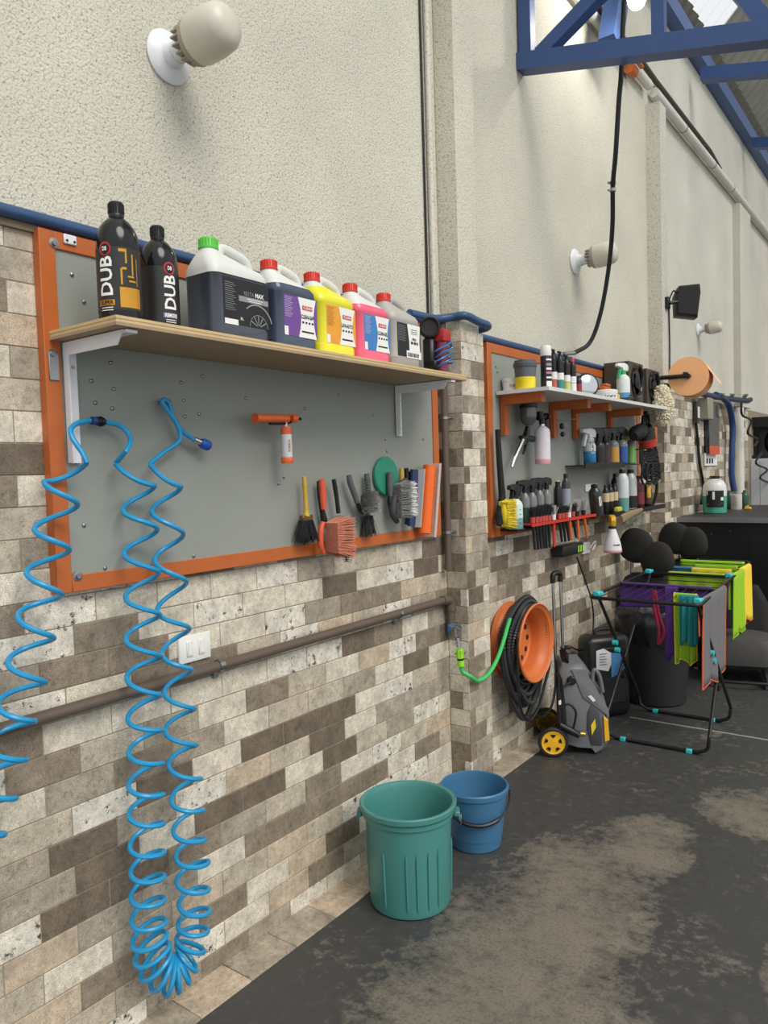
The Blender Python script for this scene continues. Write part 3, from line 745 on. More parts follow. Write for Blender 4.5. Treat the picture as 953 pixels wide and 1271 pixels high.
        for r0, r1, cu, cv, a0, a1 in ((0.033, 0.0345, um + 0.012, z0 + 0.001, 0, pi), (0.056, 0.06, um + 0.006, z0 + 0.004, 0.25, 2.3)):
            P = [(cu + r0 * cos(a0 + (a1 - a0) * q / n), cv + r0 * sin(a0 + (a1 - a0) * q / n)) for q in range(n + 1)] + [(cu + r1 * cos(a0 + (a1 - a0) * q / n), cv + r1 * sin(a0 + (a1 - a0) * q / n)) for q in range(n, -1, -1)]
            poly(b, P, M2, 4)
        for a in (0.5, 1.05, 1.6, 2.1, 2.65):
            c_, s_ = cos(a), sin(a); poly(b, [(um + 0.012 + 0.006 * c_ - 0.001 * s_, z0 + 0.001 + 0.006 * s_ + 0.001 * c_), (um + 0.012 + 0.032 * c_ - 0.0016 * s_, z0 + 0.001 + 0.032 * s_ + 0.0016 * c_), (um + 0.012 + 0.032 * c_ + 0.0016 * s_, z0 + 0.001 + 0.032 * s_ - 0.0016 * c_), (um + 0.012 + 0.006 * c_ + 0.001 * s_, z0 + 0.001 + 0.006 * s_ - 0.001 * c_)], M2, 4)
        rect(b, y0 + 0.002, z0 - hh * 0.02, y0 + 0.05, z0 + hh * 0.1, M, 0)
        for q in range(14): rect(b, y0 + 0.006, z0 + hh * (0.3 + q * 0.045), y0 + 0.044 - (q % 3) * 0.005, z0 + hh * (0.31 + q * 0.045), M, 4)
    else:
        hh = z1 - z0; ua = y0 + (y1 - y0) * 0.45; ub = y1 - 0.002; M2 = M @ off; um = (ua + ub) / 2
        poly(b, [(ua + 0.008, z0), (ub, z0), (ub - 0.006, (z0 + z1) / 2), (ub, z1), (ua - 0.004, z1), (ua + 0.006, (z0 + z1) / 2)], M, 0)
        text(b, 'PRO', 0.026, hh * 0.08, M2 @ Matrix.Translation((um, z0 + hh * 0.56, 0)), 0.04, mi=1)
        for q, ww in enumerate((0.008, 0.005, 0.008, 0.006, 0.008)): rect(b, um - 0.022 + q * 0.0092, z0 + hh * 0.41, um - 0.022 + q * 0.0092 + ww, z0 + hh * 0.49, M2, 1)
        for q in range(3): rect(b, um - 0.02, z0 + hh * (0.72 + q * 0.06), um + 0.02, z0 + hh * (0.735 + q * 0.06), M2, 1)
        rect(b, ua - 0.012, z0 - hh * 0.02, ub + 0.004, z0 + hh * 0.2, M2, 0)
        for q in range(9): rect(b, ua - 0.006 + q * 0.008, z0 + hh * 0.02, ua - 0.002 + q * 0.008 + (q % 3) * 0.001, z0 + hh * 0.14, M2 @ off, 1)
        for q in range(10): rect(b, y0 + 0.004, z1 - hh * (0.08 + q * 0.05), y0 + 0.05, z1 - hh * (0.07 + q * 0.05), M, 4)
    part('print', b, ms + [text_c[1] if text_c else INK, mat('print_grey', (142, 142, 140), 0.5)], lb)
    return t
def jy(px, py, x=0.25): return W(px, py, x).y
LIQ = lambda n, c: mat(n, c, 0.3, var=0.05, coat=0.3)
j1a, j1b = W(243, 405, .25).y, W(330, 436, .25).y
jug(1.472, .255, .208, .272, LIQ('liquid_dark', (62, 66, 76)), 0.95, mat('green_cap', (92, 190, 66), 0.4), mat('label_black', (26, 26, 28), 0.4), 'jug of dark liquid with green cap and black label', style='black')
VIO = mat('label_violet', (112, 72, 148), 0.45); OLB = mat('label_orange', (230, 158, 50), 0.45); BLB = mat('label_blue', (62, 126, 190), 0.45)
LG = mat('print_pale', (190, 180, 200), 0.5)
jug(1.697, .25, .178, .262, LIQ('liquid_slate', (64, 74, 92)), 1.09, RED, VIO, 'jug of slate blue liquid with red cap and violet label', text_c=('CLEAN-GAP', LG))
jug(1.886, .25, .178, .262, LIQ('liquid_yellow', (230, 222, 40)), 1.25, RED, OLB, 'jug of yellow liquid with red cap and orange label', text_c=('LAVA-AUTO', mat('print_brown', (150, 96, 30), 0.5)))
jug(2.077, .25, .178, .262, LIQ('liquid_pink', (238, 96, 124)), 1.09, RED, BLB, 'jug of pink liquid with red cap and blue label', text_c=('CLEAN-GEL', LG))
jug(2.266, .25, .178, .262, LIQ('liquid_smoke', (150, 144, 136)), 0.3, RED, mat('label_black', (26, 26, 28), 0.4), 'jug of clear grey liquid with red cap and black and white label', top=mat('frosted_grey', (176, 172, 164), 0.4), style='bw')

GOLD = mat('gold_print', (206, 148, 52), 0.3, 0.5, var=0.15)
def round_bottle(loc, h, r, label, gold, az, sub):
    t = thing('shampoo_bottle', label, 'bottle', loc, 0, group='tall black bottles on the plywood shelf', w=False)
    b = MB(); b.lathe([(r * .86, 0), (r * .97, .006), (r, .014), (r, .62 * h), (r * .985, .67 * h), (r * .93, .725 * h), (r * .82, .78 * h), (r * .62, .83 * h), (r * .42, .862 * h), (r * .31, .875 * h), (r * .31, .89 * h)], 36); part('body', b, mat('gloss_black', (22, 22, 23), 0.16, var=0.1), t)
    b = MB(); b.lathe([(r * .35, .872 * h), (r * .36, .90 * h), (r * .34, .905 * h), (r * .345, .99 * h), (r * .3, h), (.002, h)], 24)
    for q in range(22):
        a = 2 * pi * q / 22; b.box((r * .345 * cos(a), r * .345 * sin(a), .945 * h), (.0025, .0025, .075 * h))
    part('cap', b, BLACK, t)
    b = MB(); b.lathe([(r + .0006, .10 * h), (r + .0006, .60 * h)], 36); lab = part('label', b, mat('label_charcoal', (44, 43, 43), 0.35), t)
    b = MB(); R_ = r + .0012
    def at(a, z): return Matrix.Translation((0, 0, z)) @ Matrix.Rotation(a, 4, 'Z') @ Matrix(((0, 0, 1, R_), (1, 0, 0, 0), (0, 1, 0, 0), (0, 0, 0, 1)))
    text(b, 'DUB', .31 * h, .033, at(az, .37 * h), 0.022, rot=pi / 2, bend=R_, mi=0)
    for rr, mi in ((.016, 2), (.0115, 3)):
        ring = [(R_ * sin(rr * cos(2 * pi * q / 20) / R_), rr * sin(2 * pi * q / 20), R_ * cos(rr * cos(2 * pi * q / 20) / R_) - R_ + (.0004 if mi == 3 else 0)) for q in range(20)]
        b.add(ring, [list(range(20))], False, at(az, .585 * h), mi)
    text(b, 'DB', .012, .010, at(az, .585 * h) @ Matrix.Translation((0, 0, .001)), .03, mi=0)
    def patch(a0, a1, z0, z1, mi):
        n = 8; vs = []
        for q in range(n + 1):
            a = a0 + (a1 - a0) * q / n; vs += [((R_ + .0002) * cos(a), (R_ + .0002) * sin(a), z0), ((R_ + .0002) * cos(a), (R_ + .0002) * sin(a), z1)]
        b.add(vs, [(2 * q, 2 * q + 2, 2 * q + 3, 2 * q + 1) for q in range(n)], False, None, mi)
    patch(az - .42, az + .38, .135 * h, .18 * h, 1)
    text(b, sub, .034, .010, at(az, .158 * h) @ Matrix.Translation((0, 0, .0008)), .03, bend=R_, mi=0 if not gold else 3)
    for q in range(2): patch(az - .3, az + .3, (.115 - q * .02) * h, (.121 - q * .02) * h, 0)
    if gold:
        patch(az + .62, az + 1.65, .12 * h, .28 * h, 1)
        for q, (a0, a1, z0, z1) in enumerate(((.62, .95, .56, .585), (.9, .98, .47, .585), (.75, .95, .42, .44), (.68, .76, .3, .43), (1.0, 1.3, .36, .375), (1.05, 1.4, .325, .34), (1.2, 1.28, .38, .55), (1.45, 1.5, .3, .52))): patch(az + a0, az + a1, z0 * h, z1 * h, 1)
    part('print', b, [PAPER, GOLD if gold else mat('lilac_print', (120, 118, 160), .4), mat('red_print', (190, 40, 62), .4), INK], lab)
p = W(150, 391, 0.2)
round_bottle((0.2, p.y, SHZ), .292, .0505, 'tall black bottle with gold print at the shelf end', True, -1.22, 'SUPER')
round_bottle((0.165, W(199.5, 392, 0.165).y, SHZ), .278, .0485, 'tall black bottle with white lettering and lilac strip, next to the jugs', False, -.1, 'REMOVE')

# red air filter with blue tubing at the pillar end of the shelf
c = V(0.155, W(548, 440, 0.155).y, SHZ)
t = thing('air_filter', 'red headed air line filter wound with thin blue tubing beside the pillar', 'filter', c)
b = MB(); b.box(c + V(0, 0, .175), (.06, .062, .05), bev=.006, seg=2); part('head', b, mat('filter_red', (168, 40, 44), 0.3), t)
b = MB(); b.lathe([(.022, 0), (.027, .006), (.027, .11), (.025, .15)], 20, Matrix.Translation(c)); part('bowl', b, mat('filter_bowl', (120, 36, 66), 0.2, coat=.4), t)
pts = []
for i in range(90):
    a = 2 * pi * i / 22; k = i / 90; rr = .037 + .006 * sin(i * .7)
    pts.append(c + V(rr * cos(a), .012 + (rr + .012) * sin(a), .05 + .085 * k + .02 * sin(a + .6)))
pts += [c + V(.01, .06, .14), c + V(.0, .05, .17), c + V(0, .03, .185)]
b = MB(); b.tube(smooth_path(pts, 2), .0035, 6); part('tubing', b, mat('blue_tubing', (48, 118, 178), .25), t)
c2 = V(0.12, W(533, 400, 0.12).y, SHZ)
t = thing('air_blower', 'black round faced blower half hidden behind the last jug', 'blower', c2)
b = MB(); b.lathe([(.034, 0), (.042, .004), (.042, .03), (.036, .034), (.03, .026), (.004, .024)], 24, AXIS(c2 + V(0, 0, .205), (.55, -.83, .1))); part('grille', b, BLACKM, t)
b = MB(); b.box(c2 + V(0, 0, .085), (.05, .05, .17), bev=.01); b.box(c2 + V(.01, .005, .06), (.055, .06, .03), bev=.004); part('body', b, BLACK, t)

# ================================================================== COILED AIR HOSES
def coil(ext, xc, start, end, front0):
    """ext: outer points of successive half turns, in order along the hose; the turns are real round loops"""
    P = [Vector((a, b, 0)) for a, b in ext]; n = len(P); C = []
    for i in range(n): C.append((P[max(i - 1, 0)] + P[i] * 2 + P[min(i + 1, n - 1)]) / 4)
    C[0] = (P[0] + P[1]) / 2; C[-1] = (P[-1] + P[-2]) / 2
    O = [P[i] - C[i] for i in range(n)]; path = [Vector(q) for q in start]; sg = front0
    rh = Vector((right.x, right.y, 0)).normalized()
    for i in range(n - 1):
        for k in range(10):
            s = k / 10; ph = pi * s; c = C[i] * (1 - s) + C[i + 1] * s; o = O[i] * (1 - s) - O[i + 1] * s
            q = W(c.x, c.y, xc); mp = (q - EYE).dot(fwd) / FPX
            view = (EYE - q); view.z = 0; view.normalize()
            side = Vector((-view.y, view.x, 0)); rad = min(.05, abs(o.x) * mp) if abs(o.x) > abs(o.y) else min(.05, o.length * mp)
            q = q + (side * o.x - Vector((0, 0, 1)) * o.y) * mp * cos(ph) + view * (sg * rad * sin(ph))
            q.x = max(q.x, .036); path.append(q)
        sg = -sg
    q = W(P[-1].x, P[-1].y, xc); path.append(q); path += [Vector(q) for q in end]
    return path
def hose_mesh(path, r=0.0066, n=8):
    pts = [path[0]]
    for q in path[1:]:
        if (q - pts[-1]).length > 0.002: pts.append(q)
    b = MB(); b.tube(smooth_path(pts, 2), r, n); return b
A_ext = [(106, 574), (57, 597), (94.4, 628), (45, 654.7), (84, 684.6), (35.3, 708), (74.6, 741), (24.6, 761.7), (64.5, 795), (12.6, 818), (54, 851), (0, 870), (41, 899.6), (-13, 920), (30, 948), (-24, 968), (17, 996), (-37, 1014), (3, 1041), (-50, 1058), (-12, 1084)]
XA = 0.086
conn = W(123, 523, 0.055)
t = thing('coiled_air_hose', 'stretched blue coiled air hose at the left edge of the photo', 'hose', conn)
st = [W(112, 522, .056), W(97, 525, .062), W(88, 532, .07), W(90, 544, .085), W(101, 560, .1)]
b = hose_mesh(coil(A_ext, XA, st, [], -1)); part('tube', b, BLUEH, t)
d = (W(131, 524, .055) - W(113, 522, .055)).normalized()
b = MB(); b.tube([conn - d * .022, conn - d * .006], .0105, 12); part('nut', b, mat('coupler_blue', (40, 62, 120), .4), t)
b = MB(); b.tube([conn - d * .008, conn + d * .012], .0115, 12); b.tube([conn + d * .002, conn + d * .006], .0135, 12); part('coupler', b, BLACK, t)
B1 = [(146, 574), (191, 603), (153.6, 632.7), (194.5, 658), (155, 686), (196.7, 713), (156.7, 739.7), (197.7, 765), (157, 791.6), (199, 817), (158.3, 839), (199, 865.6), (159.5, 890), (201, 908.7), (160.5, 932), (201.5, 950), (160.5, 972.5), (202, 989), (161, 1007.7), (202.5, 1025), (162, 1048), (203.5, 1061), (163, 1080), (203.5, 1091), (163, 1110), (203.5, 1119.6), (164, 1140), (205.5, 1147), (165, 1168), (206.5, 1163),
      (168, 1190), (210, 1176), (175, 1210), (212, 1186), (187, 1223), (214, 1188), (203, 1232), (218, 1190), (220, 1230), (221, 1186), (234, 1220), (222, 1180), (243, 1206), (220, 1170)]
B2r = [(252.5, 1184), (220, 1163), (258, 1158), (221.6, 1146), (260, 1133.7), (222.6, 1120), (259, 1107), (220, 1091.7), (258.6, 1073), (219, 1061.5), (254, 1045), (215.6, 1029.6), (252, 1008), (213, 991), (249, 969), (210, 947), (244, 927), (205.5, 905), (241, 882), (204.6, 857.7), (238, 834), (201.4, 810.5), (234.5, 782), (195.8, 757), (231, 724), (192.6, 694), (227, 664), (189, 634), (224, 604), (187, 571)]
B = B1 + B2r
t = thing('coiled_air_hose', 'long blue coiled air hose looping down to the floor tiles and back up', 'hose', W(205, 1235, .086))
st = [W(131, 524, .055), W(146, 527, .06), W(158, 536, .07), W(162, 548, .085), W(156, 560, .1)]
path = coil(B, 0.086, st, [], 1)
en = [W(205, 560, .06), W(220, 550, .06), W(224, 540, .06), W(218, 524, .06), W(207, 508, .05), W(201, 500, .048), W(203, 496, .048), W(210, 500, .05), W(214, 515, .055), W(222, 530, .06), W(232, 540, .06), W(242, 546, .06)]
b = hose_mesh(path[:-1] + en); part('tube', b, BLUEH, t)
d = (W(262, 555, .06) - W(242, 546, .06)).normalized(); p = W(242, 546, .06)
b = MB(); b.tube([p - d * .004, p + d * .028], .0085, 10); part('fitting', b, CHROME, t)
b = MB(); b.tube([p + d * .022, p + d * .03, p + d * .05, p + d * .054], [.012, .0155, .0155, .013], 14); part('quick_coupler', b, mat('coupler_bright_blue', (36, 84, 176), .4), t)
b = MB(); p = W(203, 502, BX - .004); b.tube([p, p + V(.025, 0, 0), p + V(.03, 0, .008)], .0025, 6); solo('hose_hook', b, STEEL, 'small steel hook holding the top loop of the long blue hose', 'hook')

# ================================================================== TOOLS ON THE NEAR BOARD
def T(pp, x, r, n=10, flat=1.0, sub=5):      # tube through picture points on plane x
    P = [W(a, b, x) for a, b in pp]
    if isinstance(r, (list, tuple)):
        k = len(P); out = smooth_path(P, sub); rr = []
        for i in range(len(out)):
            f = i / sub; a = min(int(f), k - 1); c_ = min(a + 1, k - 1); rr.append(r[a] + (r[c_] - r[a]) * (f - a))
        b = MB(); b.tube(out, rr, n, flat=flat); return b
    b = MB(); b.tube(smooth_path(P, sub), r, n, flat=flat); return b
def bristles(b, c, ux, uy, d, wx, wy, L, n, seed, spread=.25, r=.0008):
    rr = random.Random(seed); c, ux, uy, d = Vector(c), Vector(ux).normalized(), Vector(uy).normalized(), Vector(d).normalized()
    for _ in range(n):
        a, e = rr.uniform(-1, 1), rr.uniform(-1, 1)
        p = c + ux * a * wx + uy * e * wy
        q = p + (d + ux * (a * spread + rr.uniform(-.2, .2)) + uy * (e * spread + rr.uniform(-.2, .2))).normalized() * L * rr.uniform(.72, 1.1)
        b.tube([p, q], [r, r * .7], 3, cap=False)
X1 = 0.06
Uy, Uz, Ux = V(0, 1, 0), V(0, 0, 1), V(1, 0, 0)
# foam gun
t = thing('foam_gun', 'orange foam gun with clear bottle hanging on the near board', 'foam gun', W(357, 575, .09))
b = T([(317, 519), (325, 519), (350, 519.5), (357, 520)], .09, [.0145, .0135, .013, .0125], 16); part('barrel', b, ORANGEP, t)
p = W(317, 519, .09); b = MB(); b.lathe([(.0155, -.004), (.016, .003), (.0125, .003), (.0125, -.006)], 16, AXIS(p, (0, -1, 0))); part('nozzle_ring', b, ORANGEP, t)
b = T([(318, 519), (321, 519)], .09, .010, 12); part('nozzle_bore', b, BLACK, t)
b = T([(361, 519.5), (367, 519.5)], .09, .0135, 14); b.tube([W(352, 517, .09), W(364, 515, .09)], .004, 8); part('collar', b, ORANGEP, t)
b = T([(334, 526), (352, 526), (364, 523)], .09, .004, 8); b.tube([W(367, 519.5, .09), W(373, 520, .09)], .005, 8); part('air_tube', b, BLACK, t)
p = W(356.5, 574, .09)
def Zp(py): return W(356.5, py, .09).z
b = MB(); b.lathe([(.0045, Zp(531)), (.0045, Zp(524))], 10, Matrix.Translation((p.x, p.y, 0))); part('stem', b, WHITEP, t)
b = MB(); b.lathe([(.017, Zp(540)), (.0175, Zp(535)), (.018, Zp(533.5)), (.0165, Zp(529.5)), (.006, Zp(529))], 20, Matrix.Translation((p.x, p.y, 0))); part('bottle_cap', b, ORANGEP, t)
b = MB(); b.lathe([(.0175, Zp(568)), (.018, Zp(566)), (.0175, Zp(540)), (.016, Zp(538))], 20, Matrix.Translation((p.x, p.y, 0))); bt = part('bottle', b, mat('foam_bottle', (204, 206, 208), .3), t)
b = MB(); text(b, 'KERS', .038, .008, YZ((p.x + .0186, p.y - .006, Zp(553))), .02, rot=pi / 2); part('lettering', b, ORANGEP, bt)
b = MB(); b.lathe([(.019, Zp(575)), (.0205, Zp(573)), (.0205, Zp(569)), (.0185, Zp(567.5))], 20, Matrix.Translation((p.x, p.y, 0))); part('bottle_base', b, ORANGEP, t)
# paint brush
t = thing('paint_brush', 'worn paint brush with yellow varnished handle and dark bristles', 'brush', W(380, 673, X1))
part('handle', T([(377, 591), (378, 600), (379, 618), (380, 634), (380, 641)], X1, [.006, .0085, .0075, .009, .013], 10), WOODP, t)
p = W(380, 643, X1); b = MB(); b.box(p, (.02, .052, .02), bev=.003); part('ferrule', b, mat('rusty_ferrule', (112, 84, 50), .5, .5), t)
b = MB(); bristles(b, p - Uz * .004, Uy, Ux, -Uz, .026, .009, .078, 420, 3, .12, .0012); b.box(p - Uz * .034, (.014, .046, .06)); part('bristles', b, BLACKM, t)
# orange wheel brush with salmon bristles
t = thing('wheel_brush', 'orange handled wheel brush with salmon pink bristles', 'brush', W(415, 688, X1))
part('handle', T([(399, 595), (400, 603), (401, 620), (402, 632)], X1, [.011, .0125, .0115, .0105], 12), mat('salmon_orange', (214, 88, 58), .45), t)
part('grip', T([(395, 597), (396, 610), (399, 630), (402, 645), (403, 655)], X1 - .012, [.006, .008, .009, .012, .01], 10), BLACK, t)
b = T([(401, 648), (398, 660), (398, 676), (402, 687)], X1 + .01, [.008, .011, .011, .007], 10); part('head', b, mat('salmon_orange', (214, 88, 58), .45), t)
p = W(416, 667, X1 + .03); b = MB(); bristles(b, p - Uy * .02, Uz, Ux, (.6, 1, -.05), .052, .03, .062, 1500, 5, .25, .0014); b.ell(p + V(.006, .012, 0), (.02, .026, .042)); part('bristles', b, mat('salmon_bristle', (196, 122, 98), .8, var=.2, vscale=90), t)
# black detail brush
t = thing('spoke_brush', 'slim black brush hanging behind the salmon wheel brush', 'brush', W(428, 698, X1))
part('handle', T([(414, 595), (416, 606), (418, 620), (420, 637)], X1, [.0075, .0085, .0075, .008], 10), BLACK, t)
b = MB(); P0, P1 = W(421, 640, X1), W(430, 696, X1)
for k in range(26):
    c = P0 + (P1 - P0) * (k / 25); rr = .021 if k < 8 else .013
    for q in range(18):
        a = 2 * pi * q / 18 + k; b.tube([c, c + V(rr * cos(a), rr * sin(a), -.004)], [.0008, .0005], 3, cap=False)
b.tube([P0, P1], .0025, 6); part('bristles', b, BLACK, t)
# grey curved brush with pale bristles
t = thing('curved_brush', 'grey handled curved brush with round pale bristle head', 'brush', W(455, 640, X1))
part('handle', T([(433, 590), (435, 600), (440, 614), (443, 624)], X1, [.010, .0115, .011, .009], 12), GREYR, t)
b = T([(443, 622), (447, 634), (455, 638)], X1, [.008, .007, .005], 10); part('neck', b, BLACK, t)
p = W(457, 625, X1 + .012); b = MB(); bristles(b, p - V(.01, 0, 0), Uy, Uz, (.8, -.1, .2), .032, .026, .036, 1200, 8, .5, .0013); b.ell(p - V(.01, 0, 0), (.012, .034, .028)); part('bristles', b, mat('pale_bristle', (150, 148, 144), .8, var=.3, vscale=120), t)
# grey ribbed brush hanging straight
t = thing('ribbed_brush', 'grey ribbed handle brush with dark lower bristles under the curved brush', 'brush', W(456, 665, X1 - .01))
hb_ = []
b = T([(455, 588), (456, 596), (457, 606), (457, 616), (457, 640)], X1 - .012, [.010, .0115, .0105, .011, .008], 12)
for k in range(7): b.tube([W(455.5 + k * .2, 594 + k * 3.2, X1 - .012), W(455.5 + k * .2, 595.4 + k * 3.2, X1 - .012)], .0125, 12)
part('handle', b, GREYR, t)
p = W(457, 640, X1 - .012); b = MB(); bristles(b, p, Uy, Ux, -Uz, .018, .01, .075, 260, 9, .08, .0011); b.box(p - Uz * .03, (.014, .032, .06)); part('bristles', b, mat('dark_bristle', (62, 60, 58), .8), t)
# green pad
p = W(476.5, 591, BX - .004); b = MB(); b.lathe([(.072, 0), (.076, .004), (.076, .012), (.072, .017), (.002, .019)], 36, AXIS(p, (1, 0, 0)))
solo('polishing_pad', b, mat('green_pad', (44, 138, 112), .6, var=.06), 'round green polishing pad lying flat on the near board', 'pad')
# dark grey scrub brush
t = thing('scrub_brush', 'charcoal handled brush hanging just right of the green pad', 'brush', W(485, 640, X1))
part('handle', T([(483.5, 586), (484, 594), (484, 606), (484.5, 616)], X1, [.011, .013, .0125, .010], 12), GREYR, t)
part('neck', T([(484.5, 614), (484, 624), (486, 638)], X1, [.009, .012, .006], 10), BLACK, t)
# white and grey tyre brush
t = thing('tyre_brush', 'arched tyre brush with white and grey bristles', 'brush', W(497, 648, X1))
part('back', T([(504, 596), (494, 606), (489, 622), (488, 638), (493, 648)], X1 + .01, [.012, .016, .017, .016, .010], 12), mat('charcoal_plastic', (62, 62, 64), .5), t)
p = W(497, 622, X1 + .03)
b = MB(); bristles(b, p - Uy * .02, Uz, Ux, (.6, 1, .1), .066, .02, .05, 600, 12, .1, .0013); part('grey_bristles', b, mat('mid_grey_bristle', (120, 119, 117), .8, var=.2, vscale=90), t)
b = MB(); bristles(b, p + V(.012, .012, .004), Uz, Ux, (.6, 1, .1), .062, .014, .042, 600, 13, .1, .0014); part('white_bristles', b, mat('white_bristle', (222, 221, 218), .8, var=.1, vscale=90), t)
# two small handles behind
solo('wooden_handle', T([(498, 581), (498.5, 590), (498, 600)], X1 - .012, [.008, .01, .008], 10), WOODP, 'short yellow wooden tool handle behind the tyre brush', 'tool')
solo('black_handle', T([(504, 581), (505, 590), (504, 602)], X1 - .012, [.009, .011, .009], 10), BLACK, 'short black tool handle behind the tyre brush', 'tool')
# squeegees
def blade(name, c0, c1, w, m, label, x, parts=()):
    t = thing(name, label, 'squeegee', W(*c1, x))
    return t
p0, p1 = W(514, 583, .07), W(510, 653, .07)
t = thing('squeegee', 'navy blue squeegee standing on edge beside the tyre brush', 'squeegee', p1)
b = MB(); dd = (p1 - p0); 
b.tube(smooth_path([p0, p0 + dd * .5 + V(0, .004, 0), p1], 6), [.016] * 13, 10, flat=1.2); part('grip', b, mat('navy_plastic', (34, 52, 92), .4), t)
b = MB(); b.loft([[q + V(-.025, .006, 0), q + V(.005, .006, 0), q + V(.005, .012, 0), q + V(-.025, .012, 0)] for q in (p0 - V(0, .016, 0) + dd * .03, p1 - V(0, .016, 0) - dd * .03)], smooth=False); part('blade', b, mat('navy_plastic', (34, 52, 92), .4), t)
p0, p1 = W(533, 578, .07), W(527, 662, .07); dd = p1 - p0
t = thing('squeegee', 'orange squeegee in a clear plastic sleeve at the end of the near board', 'squeegee', p1)
b = MB(); b.tube(smooth_path([p0, p0 + dd * .25, p0 + dd * .75, p1], 5), [.026] * 16, 12, flat=1.1); part('grip', b, mat('bright_orange', (240, 104, 30), .35), t)
b = MB(); b.loft([[q + V(-.03, -.004, 0), q + V(.0, -.002, 0), q + V(.0, .002, 0), q + V(-.03, .004, 0)] for q in (p0 - V(0, .032, -.0) + dd * .05, p1 - V(0, .032, 0) - dd * .1)], smooth=False); part('blade', b, mat('blade_clear', (196, 198, 200), .3), t)
b = MB(); b.loft([[q + V(.034, .02, 0), q + V(.036, .02, 0), q + V(.036, .036, 0), q + V(-.02, .036, 0), q + V(-.02, .034, 0), q + V(.034, .034, 0)] for q in (p0 - dd * .03, p1 + dd * .06)], smooth=False); part('sleeve', b, mat('clear_sleeve', (220, 214, 206), .15, alpha=.55), t)
# ================================================================== BINS ON THE FLOOR
def shell(prof_o, prof_i, n=48, M=None):   # hollow vessel: outer profile up, inner profile down
    b = MB(); b.lathe(prof_o + prof_i[::-1] + [(0.001, prof_i[0][1])], n, M); return b
GBIN = mat('green_bin', (70, 132, 126), .36, var=.06, vscale=6)
c = V(.276, 2.147, 0)
t = thing('waste_bin', 'open green plastic bin standing on the floor by the brick wall', 'bin', c, radians(-57), w=False)
H = .362
b = shell([(.126, 0), (.139, .006), (.143, .02), (.1455, .2), (.153, H - .05), (.160, H - .045), (.1605, H - .03), (.170, H - .02), (.1715, H - .004), (.167, H)], [(.12, .012), (.132, .02), (.149, H - .02), (.157, H - .003)])
part('body', b, GBIN, t)
for a in [radians(k) for k in (-34, -2, 12, 28, 44, 84, 130, 176, 222, 268)]:
    P = [(.1447 + .0066 * z / .25, z) for z in (.03, .05, .15, .215, .235)]
    b = MB(); b.tube([V((r_ - .0015) * cos(a), (r_ - .0015) * sin(a), z) for r_, z in P], [.001, .0042, .0042, .0042, .001], 10); part('rib', b, GBIN, t)
for s in (1, -1):
    b = MB(); b.box((0, s * .170, H - .045), (.05, .022, .018), bev=.004); b.box((0, s * .178, H - .056), (.05, .006, .03), bev=.003); hd = part('grip', b, GBIN, t)
    if s == 1:
        b = MB(); b.tube([V(.02 * cos(q * pi / 8) * .7, s * .184, H - .072 + .02 * sin(q * pi / 8)) for q in range(16)], .0022, 6, closed=True); part('ring', b, STEEL, hd)
BBK = mat('blue_bucket', (62, 110, 146), .42, var=.05, vscale=6)
c = V(.262, 2.635, 0); H = .245
t = thing('bucket', 'open blue plastic bucket with black handle behind the green bin', 'bucket', c, radians(-52), w=False)
b = shell([(.092, 0), (.102, .004), (.104, .02), (.1075, .045), (.1095, .046), (.131, H - .028), (.1375, H - .024), (.139, H - .006), (.135, H)], [(.09, .008), (.1, .02), (.1265, H - .02), (.13, H - .002)])
part('body', b, BBK, t)
for s in (1, -1):
    b = MB(); b.cyl((0, s * .131, H - .03), (0, s * .145, H - .03), .009, n=10); part('lug', b, BLACK, t)
b = MB(); P = []
for k in range(25):
    a = pi * k / 24; P.append(V(.146 * sin(a) * .93, -.142 * cos(a), H - .03 - .085 * sin(a)))
b.tube(P, [.004] * 8 + [.0085] * 9 + [.004] * 8, 8); part('handle', b, BLACK, t)

# ================================================================== TAP, REEL AND HOSES
tp = AY(565, 787, 2.84)
t = thing('water_tap', 'chrome water tap on a blue fitting at the foot of the brown pipe', 'tap', tp + V(0, 0, -.05))
b = MB(); q = V(.03, 2.866, 0.82); b.tube([q + V(0, 0, .018), q + V(0, 0, -.012), q + V(.012, -.008, -.02)], .019, 12); part('blue_fitting', b, mat('fitting_blue', (58, 128, 190), .4), t)
b = MB(); e0 = q + V(.012, -.01, -.012); b.tube([e0, tp + V(-.005, 0, -.01), tp + V(.012, -.004, -.02)], [.013, .013, .012], 12); b.cyl(tp + V(.0, 0, -.01), tp + V(0, 0, .028), .0085, n=12); b.cyl(tp + V(.012, -.004, -.016), tp + V(.02, -.006, -.055), .0095, n=12); part('body', b, STEEL, t)
b = MB(); b.tube([tp + V(-.03, .004, .03), tp + V(0, 0, .034), tp + V(.034, -.006, .03)], [.006, .007, .006], 10, flat=.8); part('lever', b, CHROME, t)
cpt = tp + V(.024, -.008, -.062)
t = thing('hose_connector', 'lime green hose connector clicked onto the tap', 'connector', cpt + V(.004, 0, -.075))
b = MB(); b.tube([cpt, cpt + V(.003, 0, -.04)], [.0145, .016], 14); b.tube([cpt + V(.004, 0, -.05), cpt + V(.006, 0, -.075)], .0155, 14)
for k in range(8):
    a = 2 * pi * k / 8; b.box(cpt + V(.002 + .0155 * cos(a), .0155 * sin(a), -.02), (.004, .004, .03))
part('shell', b, LIME, t)
b = MB(); b.tube([cpt + V(.003, 0, -.04), cpt + V(.004, 0, -.051)], .0148, 14); part('collar', b, BLACK, t)
RY_, RZ_ = 3.575, .618
g0 = cpt + V(.006, 0, -.07)
